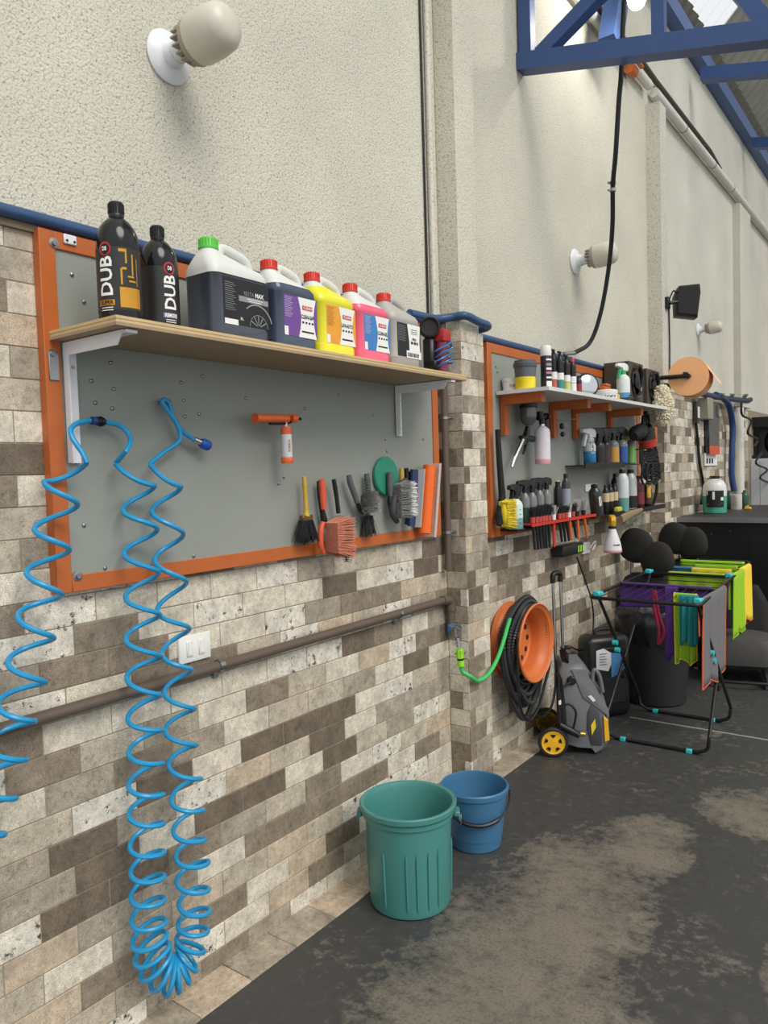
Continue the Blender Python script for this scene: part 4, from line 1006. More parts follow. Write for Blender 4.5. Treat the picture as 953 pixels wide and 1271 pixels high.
gp = [g0, g0 + V(.004, .005, -.03), AY(584, 840, 2.86), AY(593, 845, 2.93), AY(606, 837, 3.02), AY(617, 818, 3.13), AY(625, 795, 3.25), AY(631, 774, 3.36), AY(636, 761, 3.46), V(.045, RY_ - .02, RZ_ + .187), V(.05, RY_ + .1, RZ_ + .15)]
b = MB(); b.tube(smooth_path(gp, 6), .0095, 10); solo('garden_hose', b, GREENH, 'green hose sagging from the tap connector up onto the orange rim', 'hose')
RUST = mat('rim_orange', (206, 112, 58), .42, var=.16, vscale=9)
t = thing('hose_reel', 'orange car wheel rim fixed to the wall as a hose reel', 'hose reel', (WX, RY_, RZ_ - .2))
prof = [(.196, 0), (.203, .004), (.203, .012), (.188, .018), (.182, .034), (.165, .045), (.160, .085), (.165, .118), (.182, .134), (.187, .15), (.203, .160), (.205, .167), (.199, .172), (.191, .163), (.180, .158), (.174, .138), (.158, .124), (.153, .10), (.15, .06), (.14, .052), (.12, .06), (.085, .062), (.04, .055), (.035, .06), (.002, .06)]
b = MB(); b.lathe(prof, 56, AXIS((WX + .01, RY_, RZ_), (1, 0, 0))); part('rim', b, RUST, t)
b = MB(); b.cyl((WX, RY_, RZ_), (WX + .03, RY_, RZ_), .06, n=20); part('wall_mount', b, STEEL, t)
for k in range(10):
    a = 2 * pi * k / 10; b = MB(); b.lathe([(.014, 0), (.014, .003)], 12, AXIS((WX + .0715, RY_ + .1 * cos(a), RZ_ + .1 * sin(a)), (1, 0, 0))); part('vent_hole', b, BLACKM, t)
# wound black pressure hoses
def loop(x, r, sag, wy, ph, n=110):
    P = []
    for k in range(n):
        a = 2 * pi * k / n + ph
        y, z = r * cos(a), r * sin(a)
        if z < 0: z = z * (1 + sag / r); y *= wy + (1 - wy) * abs(cos(a))
        P.append(V(x + .008 * sin(3 * a + ph), RY_ + y, RZ_ + z))
    return P
t = thing('pressure_hose', 'black ribbed pressure hose wound in long loops on the orange rim', 'hose', (0.03, RY_, .2))
HR = mat('ribbed_hose', (50, 50, 52), .38, var=.3, vscale=60)
for i, (x, r, sag, wy) in enumerate(((-.005, .18, .02, 1), (.02, .182, .08, 1), (.045, .184, .03, 1), (.068, .186, .13, .95), (.03, .204, .2, .95), (.058, .21, .06, 1), (.012, .206, .12, 1), (.04, .23, .1, 1))):
    P = loop(x, r, sag, wy, .3 * i, 170); b = MB()
    b.tube(P, [.0145 if k % 2 else .0112 for k in range(170)], 8, closed=True); part('hose_turn', b, HR, t)
t = thing('plain_hose', 'thin smooth black hose drooping lowest under the rim', 'hose', (.05, RY_, .22))
P = [V(.09, RY_ - .19, RZ_ + .06), V(.095, RY_ - .2, RZ_ - .15), V(.1, RY_ - .185, RZ_ - .3), V(.11, RY_ - .12, RZ_ - .37), V(.12, RY_ - .03, RZ_ - .33), V(.11, RY_ + .07, RZ_ - .24), V(.1, RY_ + .17, RZ_ - .12), V(.08, RY_ + .19, RZ_ + .06)]
b = MB(); b.tube(smooth_path(P, 6), .0075, 8); part('tube', b, BLACK, t)
P = [V(.1, RY_ - .09, RZ_ - .32), V(.12, RY_ + .0, RZ_ - .2), V(.12, RY_ + .1, RZ_ - .1)]
P = [V(.115, RY_ - .05, RZ_ - .36), V(.12, RY_ + .02, RZ_ - .39), V(.125, RY_ + .12, RZ_ - .36), V(.12, RY_ + .19, RZ_ - .25), V(.11, RY_ + .21, RZ_ - .05)]
b = MB(); b.tube(smooth_path(P, 6), .007, 8); part('lance_tube', b, BLACK, t)

# ================================================================== PRESSURE WASHER
wc = FL(685, 917, .078)
rz = radians(30)
t = thing('pressure_washer', 'grey and yellow pressure washer with telescopic handle below the reel', 'pressure washer', (wc.x, wc.y, 0), rz, w=False)
GW = mat('washer_grey', (104, 106, 108), .45, var=.06); GD = mat('washer_dark', (70, 72, 75), .5)
k = .00433
def S2(px, py): return ((px - 685) * k, (937 - py) * k)
out = [S2(*p) for p in ((701, 926), (699, 884), (694, 834), (699, 826), (722, 825), (731, 836), (741, 852), (749, 868), (754, 888), (755, 920), (749, 932), (740, 937), (735, 931), (716, 930))]
Mw = Matrix(((1, 0, 0, 0), (0, 0, 1, 0), (0, 1, 0, 0), (0, 0, 0, 1)))    # (u,v,w) -> x, z, y
b = MB()
def lay(w, s): 
    cu, cv = .14, .22
    return [(cu + (u - cu) * s, cv + (v - cv) * (s if v > cv else (1 + (s - 1) * .3)), w) for u, v in out]
b.loft([lay(-.02, .82), lay(.0, .95), lay(.03, 1.0), lay(.2, 1.0), lay(.23, .95), lay(.25, .82)], Mw, smooth=False); part('body', b, GW, t)
o2 = [S2(*p) for p in ((727, 885), (732, 874), (741, 884), (744, 905), (744, 925), (731, 925), (726, 905))]
b = MB(); b.prism(o2, -.024, -.012, Mw, inset=.06); part('side_panel', b, GD, t)
o2 = [S2(*p) for p in ((709, 832), (725, 832), (752, 880), (753, 890), (738, 878), (722, 866))]
b = MB(); b.prism(o2, -.025, -.01, Mw, inset=.05); part('cowl', b, GW, t)
for kk in range(7):
    b = MB(); u0, v0 = S2(702.5 + kk * 1.9, 845); u1, v1 = S2(704 + kk * 1.9, 925)
    b.tube([(u0, -.0, v0), (u1, -.003, v1)], .004, 6); part('cooling_rib', b, GD, t)
o2 = [S2(*p) for p in ((746, 888), (751, 893), (753, 918), (747, 921))]
b = MB(); b.prism(o2, -.03, -.0, Mw, inset=.1); part('orange_strip', b, YELLOW, t)
o2 = [S2(*p) for p in ((729, 898), (735, 891), (736.5, 905), (731, 914))]
b = MB(); b.prism([S2(731, 900), S2(736, 892), S2(737, 902), S2(732, 912)], -.027, -.0235, Mw); part('sticker', b, mat('sticker_yellow', (232, 206, 50), .4), t)
b = MB(); b.prism([S2(728, 864), S2(732, 863), S2(737, 869), S2(734, 871)], -.029, -.0245, Mw); part('badge', b, WHITEP, t)
P = [S2(734, 848), S2(735, 836), S2(738, 833), S2(743, 842), S2(746, 860)]
b = MB(); b.tube(smooth_path([(u, -.01, v) for u, v in P], 5), .011, 10); part('carry_handle', b, GW, t)
for yy in (-.035, .27):
    Mx = AXIS((0, yy, .078), (0, -1, 0)) if yy < 0 else AXIS((0, yy, .078), (0, 1, 0))
    b = MB(); b.lathe([(.05, 0), (.072, 0), (.078, .006), (.078, .024), (.072, .03), (.062, .03), (.06, .024)], 32, Mx); wh = part('wheel', b, RUBBER, t)
    b = MB(); b.lathe([(.064, .0), (.064, .026), (.06, .03), (.054, .027), (.03, .030), (.002, .031)], 32, Mx); part('hub', b, YELLOW, wh)
    for q in range(5):
        a = 2 * pi * q / 5 + .3; b = MB()
        b.prism([(.03 * cos(a - .2), .03 * sin(a - .2)), (.046 * cos(a - .28), .046 * sin(a - .28)), (.046 * cos(a + .28), .046 * sin(a + .28)), (.03 * cos(a + .2), .03 * sin(a + .2))], .024, .0325, Mx); part('hub_opening', b, BLACK, wh)
hu0, hv0 = S2(696, 835); hu1, hv1 = S2(694, 722)
for yy in (-.012, .032):
    b = MB(); b.cyl((hu0 + yy, .08 + yy, hv0 - .02), (hu1 + yy, .08 + yy, hv1), .0085, n=12); part('handle_tube', b, CHROME, t)
b = MB(); b.tube(smooth_path([(hu1 - .012, .068, hv1 - .03), (hu1 - .012, .068, hv1 + .008), (hu1 + .0, .08, hv1 + .02), (hu1 + .02, .1, hv1 + .02), (hu1 + .032, .112, hv1 + .008), (hu1 + .032, .112, hv1 - .03)], 4), .014, 12); part('handle_grip', b, BLACK, t)
u, v = S2(709, 845); b = MB(); b.lathe([(.024, 0), (.024, .014), (.018, .02), (.002, .021)], 20, AXIS((u, -.015, v), (0, -1, 0))); b.tube([(u - .006, -.035, v - .004), (u - .05, -.05, v - .03)], [.008, .006], 8); part('switch_knob', b, BLACK, t)
# lance gun hooked on the side
u0, v0 = S2(693, 838)
P = [(u0, -.05, v0), (u0 - .005, -.055, S2(693, 860)[1]), (u0, -.055, S2(693, 895)[1])]
b = MB(); b.tube(P, [.007, .009, .013], 10); b.tube([(u0, -.055, S2(693, 897)[1]), (u0 + .06, -.055, S2(700, 905)[1]), (u0 + .10, -.055, S2(712, 910)[1])], [.016, .02, .016], 10)
b.tube(smooth_path([(u0 + .005, -.055, S2(693, 877)[1]), (u0 + .05, -.055, S2(693, 872)[1]), (u0 + .085, -.055, S2(693, 882)[1]), (u0 + .07, -.055, S2(693, 902)[1])], 5), .006, 8); part('spray_gun', b, BLACK, t)
b = MB(); b.cyl((u0, -.055, S2(0, 872)[1]), (u0, -.055, S2(0, 867)[1]), .0105, n=10); part('gun_ring', b, WHITEP, t)
u, v = S2(722, 908); b = MB(); b.cyl((u - .02, -.055, v), (u + .004, -.055, v - .003), .012, n=12); part('brass_tip', b, mat('brass', (190, 160, 70), .3, .8), t)
b = MB(); p0 = (hu0 + .03, .05, hv0 + .07)
for q in range(4): b.tube(smooth_path([(hu0 + .01, .04, hv0 + .12 - q * .012), (hu0 + .045, .02, hv0 + .09 - q * .012), (hu0 + .03, .05, hv0 + .05 - q * .014), (hu0 + .01, .06, hv0 + .1)], 4), .006, 6)
b.box((hu0 + .045, .03, hv0 + .12), (.03, .03, .02), bev=.004); part('cord_bundle', b, BLACK, t)

# adapter on the wall with its cable, and the white socket
a = W(694, 690, WX + .06); e = W(721, 684, WX + .06)
t = thing('power_adapter', 'black power adapter plugged into a white wall socket below the brush rack', 'adapter', a)
b = MB(); b.bb((WX + .015, a.y, a.z - .01), (WX + .085, e.y - .01, a.z + .055), bev=.008, seg=2); part('case', b, BLACK, t)
b = MB(); 
for q in range(3): rect(b, e.y - .11 + q * .035, a.z + .0, e.y - .088 + q * .035, a.z + .04, YZ((WX + .0862, 0, 0)))
part('lime_mark', b, LIME, t)
c = W(727, 680, WX + .01)
t = thing('wall_socket', 'white wall socket with a plug right of the power adapter', 'socket', c)
b = MB(); b.box((WX + .008, c.y, c.z), (.016, .12, .075), bev=.004); part('plate', b, WHITEP, t)
b = MB(); b.tube(smooth_path([(WX + .03, c.y + .01, c.z), (WX + .05, c.y + .05, c.z + .035), (WX + .04, c.y + .09, c.z + .02), (WX + .03, c.y + .06, c.z - .02)], 4), .006, 6); part('plug_lead', b, WHITEP, t)
P = [W(716, 692, WX + .06), W(726, 720, WX + .05), W(734, 745, WX + .04), W(736.5, 770, WX + .04), W(733, 795, WX + .05), W(722, 807, WX + .08), W(708, 803, .06)]
b = MB(); b.tube(smooth_path(P, 6), .005, 6); solo('charging_lead', b, BLACK, 'thin black cord dropping from the adapter to the pressure washer', 'cord')

# ================================================================== BLACK BIN WITH BAG, CANISTER CASE
c = V(.29, 4.93, 0)
DKB = mat('dark_bin', (40, 41, 43), .5, var=.1); BAG = mat('bin_bag', (44, 44, 46), .22, var=.3, vscale=30, bump=.9, bscale=26)
t = thing('rubbish_bin', 'dark rubbish bin lined with a black plastic bag under the airer', 'bin', c, 0, w=False)
b = shell([(.17, 0), (.185, .01), (.20, .2), (.215, .52), (.228, .53), (.228, .55)], [(.165, .015), (.2, .3), (.21, .53)]); part('body', b, DKB, t)
b = MB(); rr = random.Random(4)
rings = []
for i, (r_, z) in enumerate(((.222, .40), (.236, .46), (.24, .52), (.243, .565), (.225, .60), (.20, .575), (.18, .48), (.10, .45))):
    rings.append([((r_ + rr.uniform(-.012, .012) * (1 if i < 6 else .3)) * cos(2 * pi * j / 40), (r_ + rr.uniform(-.012, .012)) * sin(2 * pi * j / 40), z + rr.uniform(-.014, .014)) for j in range(40)])
b.loft(rings, cap=False); part('bag', b, BAG, t)
c = V(.12, 4.47, 0)
t = thing('hard_case', 'black hard case with a torn blue sticker beside the washer', 'case', c, radians(-38), w=False)
b = MB(); b.box((0, 0, .25), (.15, .30, .50), bev=.045, seg=3); part('shell', b, mat('case_black', (34, 34, 35), .32, var=.12), t)
b = MB(); b.box((.078, 0, .26), (.012, .2, .34), bev=.005); part('front_panel', b, mat('case_black2', (30, 30, 31), .4), t)
b = MB(); b.tube(smooth_path([(0, -.06, .49), (0, -.05, .525), (0, .05, .525), (0, .06, .49)], 4), .01, 8); part('handle', b, BLACK, t)
b = MB(); M = YZ((.0848, 0, 0)); poly(b, [(-.1, .31), (-.02, .29), (.0, .33), (.0, .40), (-.05, .43), (-.1, .42)], M, 0); poly(b, [(-.0, .25), (.06, .27), (.09, .3), (.07, .39), (.0, .40)], M @ Matrix.Translation((0, 0, .0006)), 1)
for q in range(5): rect(b, -.08, .33 + q * .016, -.03 - (q % 2) * .01, .336 + q * .016, M @ Matrix.Translation((0, 0, .0006)), 2)
part('sticker', b, [PAPER, mat('sticker_blue', (86, 150, 206), .4), mat('sticker_ink', (120, 130, 150), .5)], t)
# ================================================================== DRYING RACK AND TOWELS
ZT = .80
ya_, yb_ = 3.99, 5.93
def xl(y): return .225 - (y - 4.0) * .035
def xr(y): return .80 - (y - 4.0) * .07
t = thing('drying_rack', 'black folding drying rack with turquoise joints, hung with towels', 'drying rack', (.5, 4.4, 0))
TB = mat('rack_black', (30, 30, 31), .32, var=.1)
b = MB(); P = []
for q in ((xl(ya_) , ya_), (xr(ya_), ya_), (xr(yb_), yb_), (xl(yb_), yb_)): P.append(V(q[0], q[1], ZT))
def rc(P, r, n=5):
    out = []
    for i in range(4):
        a, b_, c_ = P[i - 1], P[i], P[(i + 1) % 4]; u = (a - b_).normalized() * r; w = (c_ - b_).normalized() * r
        for k in range(n + 1):
            s = k / n; out.append((b_ + u) * (1 - s) ** 2 + b_ * 2 * s * (1 - s) + (b_ + w) * s * s)
    return out
b.tube(rc(P, .04), .0095, 10, closed=True); part('top_frame', b, TB, t)
for yy in (4.52, 5.1):
    b = MB(); b.tube([(xl(yy), yy, ZT), (xr(yy), yy, ZT)], .0085, 8); part('cross_bar', b, TB, t)
for k in range(9):
    xx = .06 + .08 * k
    b = MB(); f = .08 + .105 * k; b.tube([(xl(ya_) * (1 - f) + xr(ya_) * f, ya_, ZT), (xl(4.52) * (1 - f) + xr(4.52) * f, 4.52, ZT)], .0022, 6); part('line_wire', b, TB, t)
for k in range(7):
    yy = 4.62 + k * .19
    if abs(yy - 5.1) > .05:
        b = MB(); b.tube([(xl(yy), yy, ZT), (xr(yy), yy, ZT)], .0025, 6); part('line_wire', b, TB, t)
def leg(ft, tpy, zt, xa, xb, dx=0.0):
    r = .07; P = [V(xl(tpy) + .03, tpy, zt)]
    P += smooth_path([V(xa, ft, .10), V(xa + .01, ft, .04), V(xa + .06, ft, .012)], 4) + smooth_path([V(xb - .06, ft, .012), V(xb - .01, ft, .04), V(xb, ft, .10)], 4)
    P.append(V(xr(tpy) - .02, tpy, zt)); return P
for ft, tpy, xa, xb in ((4.08, 5.08, .27, .82), (4.66, 4.06, .27, .80)):
    b = MB(); b.tube(leg(ft, tpy, ZT - .01, xa, xb), .0095, 10); part('leg_frame', b, TB, t)
    for xx in (xa + .1, xb - .1):
        b = MB(); b.box((xx, ft, .011), (.032, .024, .022), bev=.003); part('foot_clip', b, TEAL, t)
    for xx in (xl(tpy) + .02, xr(tpy) - .02):
        b = MB(); b.box((xx, tpy, ZT + .012), (.04, .034, .03), bev=.006); b.box((xx, tpy + .05, ZT + .006), (.03, .03, .026), bev=.005); part('joint', b, TEAL, t)
for s in (0, 1):
    f = .34; yy = 4.08 + 1.0 * f; xx = (.27 if s == 0 else .82) + ((xl(5.08) + .03 - .27) if s == 0 else (xr(5.08) - .02 - .82)) * f
    b = MB(); b.cyl((xx - .015, yy, ZT * f), (xx + .015, yy, ZT * f), .016, n=12); part('pivot', b, BLACK, t)
    f = .62; yy = 4.66 - .6 * f; xx = (.27 if s == 0 else .80) + ((xl(4.06) + .03 - .27) if s == 0 else (xr(4.06) - .02 - .80)) * f
    for dy, dz in ((0, 0), (.035, -.05)):
        b = MB(); b.cyl((xx - .014, yy + dy, ZT * f + dz), (xx + .014, yy + dy, ZT * f + dz), .015, n=10); part('brace_clip', b, TEAL, t)

def cloth_mat(name, c, c2=None): return mat(name, c, .9, var=.12, vscale=70, bump=.5, bscale=420, rgb2=c2)
def towel(y, x0, x1, dn, df, m, label, seed, hem=None, z=ZT, folds=3, amp=.014, thick=.004, slope=0.0, gather=0.0, group=None):
    """cloth over a bar along x: dn = drop on the near side, df = drop on the far side"""
    r = random.Random(seed); nx, nn = 22, 10; ph = r.uniform(0, 6)
    vs, fs = [], []; prof = []
    for k in range(nn + 1): prof.append((-1, dn * (1 - k / nn)))
    for k in range(1, 5): prof.append((-cos(pi * k / 4), 0))
    for k in range(1, nn + 1): prof.append((1, df * k / nn))
    edge = []
    for i in range(nx + 1):
        f = i / nx
        for j, (s, d) in enumerate(prof):
            g = gather * d / max(dn, df, .01); xx = x0 + (x1 - x0) * (.5 + (f - .5) * (1 - g))
            w = amp * sin(f * folds * 2 * pi + ph + s) * (d / max(dn, df, .01)) ** .6
            top = .013 * (sin(pi * (j - nn) / 4) if nn <= j <= nn + 4 else 0)
            vs.append(V(xx + .3 * w, y + s * .013 + w + slope * (f - .5), z + top - d * (1 + .05 * sin(f * 9 + ph))))
    k = len(prof)
    for i in range(nx):
        for j in range(k - 1): fs.append((i * k + j, (i + 1) * k + j, (i + 1) * k + j + 1, i * k + j + 1))
    t = thing('towel', label, 'towel', V((x0 + x1) / 2, y, z - max(dn, df)), group=group)
    border = [vs[i * k].copy() for i in range(nx + 1)] + [vs[nx * k + j].copy() for j in range(k)] + [vs[i * k + k - 1].copy() for i in range(nx, -1, -1)] + [vs[j].copy() for j in range(k - 1, -1, -1)]
    b = MB(); b.add(vs, fs, True); o = part('cloth', b, m, t)
    md = o.modifiers.new('thickness', 'SOLIDIFY'); md.thickness = thick; md.offset = 0
    if hem:
        P = [border[0]]
        for q in border[1:]:
            if (q - P[-1]).length > .004: P.append(q)
        b = MB(); b.tube(P, .004, 6); part('hem', b, hem, t)
    return t
PURP = cloth_mat('towel_purple', (88, 50, 128)); LIMEC = cloth_mat('towel_lime', (152, 196, 38)); YEL = cloth_mat('towel_yellow', (236, 210, 62))
BLUC = cloth_mat('towel_blue', (70, 124, 162)); GRYC = cloth_mat('towel_grey', (112, 110, 110)); TEALC = cloth_mat('towel_teal', (38, 140, 140))
HO = mat('hem_orange', (224, 100, 60), .8); HY = mat('hem_yellow', (226, 206, 60), .8); HL = mat('hem_lime', (150, 200, 40), .8)
def xp(px, y): return AY(px, 735, y).x
def XS(px0, px1, y): return AY(px0, 735, y).x, AY(px1, 735, y).x
towel(4.54, xl(4.54) + .0, xr(4.54) - .03, .13, .05, PURP, 'wide purple towel draped over the middle bar of the airer', 1, amp=.012, folds=2)
towel(4.46, *XS(826, 841, 4.46), .40, .1, PURP, 'narrow purple cloth hanging straight down below the wide purple towel', 2, amp=.006, folds=1)
towel(4.26, *XS(837, 864, 4.26), .36, .2, LIMEC, 'lime green microfibre cloth with wavy lower edge behind the teal cloth', 3, hem=HY, amp=.016, folds=2)
towel(4.21, *XS(843, 867, 4.21), .25, .12, TEALC, 'crumpled teal cloth hung in front of the lime cloth', 4, amp=.018, folds=3)
CRIM = cloth_mat('towel_crimson', (150, 34, 66))
b = MB()
b.tube(smooth_path([AY(811, 733, 4.4), AY(812, 755, 4.4), AY(817, 780, 4.4), AY(817, 800, 4.4)], 5), .009, 8)
b.tube(smooth_path([AY(813, 733, 4.4), AY(817, 760, 4.41), AY(824, 784, 4.41), AY(818, 800, 4.4)], 5), .009, 8)
solo('cloth_strip', b, CRIM, 'thin crimson cloth strip dangling left of the purple cloth', 'cloth')
towel(5.12, xl(5.12) + .14, xr(5.12) - .05, .12, .1, cloth_mat('towel_lime2', (160, 200, 50)), 'lime towel folded over the bar in front of the blue towel', 6, amp=.006)
towel(5.40, xl(5.4) + .02, .45, .18, .1, BLUC, 'blue towel over the left of the airer', 7, amp=.008)
towel(5.36, .41, xr(5.4) - .04, .10, .1, YEL, 'pale yellow towel lying between lime towels on the airer', 8, amp=.006)
towel(5.55, .38, xr(5.55) - .03, .13, .1, cloth_mat('towel_lime3', (140, 192, 40)), 'lime towel in the second row from the far end of the airer', 9, amp=.006)
towel(5.80, .22, xr(5.8) - .02, .15, .1, cloth_mat('towel_lime4', (150, 204, 46)), 'lime towel on the farthest bar of the airer', 10, amp=.005)
def side_towel(x, y0, y1, di, do, m, label, seed, hem=None, amp=.012):
    t = towel(0, y0, y1, di, do, m, label, seed, hem, z=0, amp=amp)     # built along x, then turned to hang over the side rail
    mz = max(di, do); ym = (y0 + y1) / 2; t.location = (x, ym, ZT - mz)
    for o in list(t.children):
        for v in o.data.vertices:
            q = v.co + Vector((ym, 0, -mz)); v.co = (-q.y, q.x - ym, q.z + mz)
        o.data.update()
    return t
side_towel(xr(4.35), 4.12, 4.62, .46, .18, GRYC, 'long grey towel with orange hem over the right rail of the airer', 12, HO, amp=.010)
side_towel(xr(5.25), 5.12, 5.42, .38, .2, LIMEC, 'lime cloth hanging outside the right rail near its middle', 13, HL)
side_towel(xr(5.55) + .006, 5.40, 5.72, .36, .2, YEL, 'yellow cloth with orange hem hanging at the far right of the airer', 14, HO)

# ================================================================== CAR SEATS
SEAT = mat('seat_fabric', (36, 34, 33), .85, var=.15, vscale=50, bump=.3, bscale=500); SEATG = mat('seat_plastic', (66, 65, 64), .55)
def seat_back(y, heads, label, zt, k=1.0):
    H_ = [AY(px, py, y) for px, py in heads]; xm = sum(h.x for h in H_) / len(H_)
    t = thing('car_seat', label, 'car seat', (xm, y, 0), group='dark car seats stored by the counter')
    b = MB(); rings = []
    for z, w, d in ((.10, .44, .16), (.16, .50, .22), (.4, .52, .22), (zt - .1, .50, .18), (zt - .03, .42, .14), (zt, .3, .08)):
        rings.append([(xm + p[1], y + .04 + p[0], p[2]) for p in rrect(w * k, d, min(w, d) * .42, 0, z)])
    b.loft(rings); part('backrest', b, SEAT, t)
    for h, tilt in zip(H_, (.35, -.25)):
        M = Matrix.Translation(h) @ Matrix.Rotation(tilt, 4, 'Y')
        b = MB(); b.ell((0, 0, 0), (.115, .055, .12), 24, 14, M, pw=.86); hd = part('headrest', b, SEAT, t)
        for s_ in (-.045, .045):
            b = MB(); b.cyl((h.x + s_, h.y + .01, zt - .06), (h.x + s_ * .9, h.y, h.z - .06), .006, n=8); part('headrest_post', b, CHROME, hd)
    b = MB(); b.loft([[(xm + p[1], y + .04 + p[0], p[2]) for p in rrect(w * k, d, .05, 0, z)] for z, w, d in ((.03, .46, .2), (.12, .48, .22))]); part('seat_base', b, SEATG, t)
    for s_ in (-.2, .2):
        b = MB(); b.box((xm + s_ * k, y, .015), (.035, .3, .03), bev=.004); part('rail', b, STEEL, t)
seat_back(5.24, ((789, 677), (815, 694)), 'dark car seat with two headrests nearest the brick wall', .77, .75)
seat_back(5.9, ((837, 668), (858, 674)), 'dark car seat with two headrests against the counter', .79, .6)
# upholstered seat part lying to the right of the airer
p = FL(905, 815, .0)
t = thing('seat_squab', 'grey and black loose car seat base lying behind the airer', 'car seat', (.62, 5.75, 0), radians(-75), w=False)
b = MB(); b.loft([rrect(w, d, .09, 0, z) for z, w, d in ((.10, .36, .34), (.13, .44, .42), (.24, .46, .44), (.30, .40, .38), (.315, .3, .28))]); part('cushion', b, mat('squab_grey', (74, 72, 70), .8, var=.1), t)
b = MB(); b.loft([[(p_[0] - .2 - (z - .2) * .1, p_[1], p_[2]) for p_ in rrect(w, d, .05, 0, z)] for z, w, d in ((.1, .36, .12), (.2, .42, .16), (.5, .42, .14), (.62, .3, .1))]); part('backrest', b, SEAT, t)
for s in (-.17, .17):
    b = MB(); b.box((.02, s, .05), (.5, .04, .05), bev=.006); b.box((.26, s, .02), (.09, .06, .04), bev=.006); b.box((-.2, s, .02), (.06, .06, .04)); part('rail', b, mat('rail_grey', (92, 92, 96), .4, .6), t)
b = MB(); b.tube([(.3, -.17, .04), (.34, 0, .05), (.3, .17, .04)], .012, 8); part('adjust_bar', b, BLACK, t)

# ================================================================== COUNTER AND THINGS ON IT
CT = mat('counter_black', (30, 30, 32), .35, var=.15, vscale=6); CTOP = mat('counter_top', (52, 50, 50), .5, var=.15, vscale=12); ALU = mat('aluminium', (150, 152, 156), .4, .7)
t = thing('counter', 'black workshop counter with aluminium front edge', 'counter', (.8, 7.6, 0))
b = MB(); b.bb((WX + .003, 6.8, 0), (2.6, 8.85, 1.025)); part('body', b, CT, t)
b = MB(); b.bb((WX + .003, 6.76, 1.025), (2.6, 8.87, 1.062)); part('worktop', b, CTOP, t)
b = MB(); b.bb((WX + .003, 6.752, 1.022), (2.6, 6.76, 1.064)); ed = part('edge_strip', b, ALU, t)
for k in range(7):
    b = MB(); b.lathe([(.007, 0), (.006, .003), (.002, .004)], 10, AXIS((.0 + .27 * k, 6.752, 1.043), (0, -1, 0))); part('rivet', b, STEEL, ed)
for xx in (.5, 1.2, 1.9):
    b = MB(); b.bb((xx, 6.795, .05), (xx + .66, 6.801, 1.0)); part('panel', b, CT, t)
for xx, zz in ((.2, .92), (.35, .95)):
    b = MB(); b.lathe([(.006, 0), (.005, .004)], 8, AXIS((xx, 6.8, zz), (0, -1, 0))); part('screw', b, STEEL, t)
CZ = 1.062
p = FL(887, 633, CZ); p.y = min(p.y, 7.6)
c = V(AY(887, 633, 7.35).x, 7.35, CZ)
t = thing('round_jug', 'clear round jug half full of green liquid on the counter', 'jug', c, radians(-65), w=False)
GL = mat('green_liquid', (70, 160, 130), .25)
b = MB(); b.lathe([(.09, 0), (.1, .008), (.102, .16)], 32); part('liquid', b, GL, t)
b = MB(); b.lathe([(.1015, .158), (.102, .22), (.095, .26), (.075, .295), (.045, .31), (.04, .32)], 32); part('body', b, mat('jug_white', (220, 220, 216), .3), t)
b = MB(); b.lathe([(.043, .315), (.043, .34), (.002, .342)], 20); b.tube([V(.05 * cos(q * pi / 8) + .05, .05 * sin(q * pi / 8), .33) for q in range(16)], .005, 6, closed=True); part('cap', b, BLACK, t)
b = MB(); n = 14; vs = []
for q in range(n + 1):
    a = -.95 + 1.55 * q / n; vs += [(.1035 * cos(a), .1035 * sin(a), .06), (.1035 * cos(a), .1035 * sin(a), .21)]
b.add(vs, [(2 * q, 2 * q + 2, 2 * q + 3, 2 * q + 1) for q in range(n)], True); lb = part('label', b, INK, t)
b = MB()
for a0, a1, z0, z1 in ((-.4, -.2, .13, .2), (-.9, -.8, .17, .21), (.3, .55, .12, .15), (-.8, .4, .09, .095), (-.8, .2, .08, .084)):
    b.add([(.1042 * cos(a0), .1042 * sin(a0), z0), (.1042 * cos(a1), .1042 * sin(a1), z0), (.1042 * cos(a1), .1042 * sin(a1), z1), (.1042 * cos(a0), .1042 * sin(a0), z1)], [(0, 1, 2, 3)])
part('print', b, PAPER, lb)
c = V(AY(914, 628, 8.0).x, 8.0, CZ)
t = thing('tin_can', 'white labelled tin on the counter below the blue hose', 'can', c, 0, w=False)
b = MB(); b.lathe([(.048, 0), (.05, .004), (.05, .15), (.046, .15), (.046, .01), (.001, .01)], 24); part('body', b, mat('tin_white', (206, 204, 196), .45, var=.1), t)
b = MB()
for k in range(6): rect(b, -.03, .04 + k * .016, .03 - (k % 2) * .012, .046 + k * .016, Matrix.Rotation(-.25, 4, 'Z') @ XZ((0, -.0512, 0)))
part('print', b, mat('print_grey', (142, 142, 140), .5), t)
for dx, y, lab in ((905, 8.12, 'dark green bottle just left of the white tin'), (924, 8.2, 'dark green bottle just right of the white tin')):
    c = V(AY(dx, 626, y).x, y, CZ); b = MB(); b.lathe([(.04, 0), (.042, .01), (.042, .12), (.03, .15), (.014, .165), (.014, .18), (.002, .18)], 20, Matrix.Translation(c)); solo('green_bottle', b, mat('bottle_green', (38, 84, 66), .3), lab, 'bottle')
c = V(AY(928, 629, 8.0).x, 8.0, CZ); b = MB(); b.box(c + V(0, 0, .012), (.06, .04, .024), bev=.006); b.cyl(c + V(-.02, 0, .024), c + V(.01, 0, .036), .009, n=8); solo('small_clip', b, YELLOW, 'small yellow plastic clip on the counter', 'clip')
c = V(AY(866, 632, 7.6).x, 7.6, CZ); b = MB(); b.lathe([(.016, 0), (.017, .01), (.017, .12), (.006, .14), (.002, .14)], 14, Matrix.Translation(c)); solo('marker_tube', b, mat('dull_red', (120, 58, 46), .5), 'thin dull red tube standing left of the round jug', 'tube')

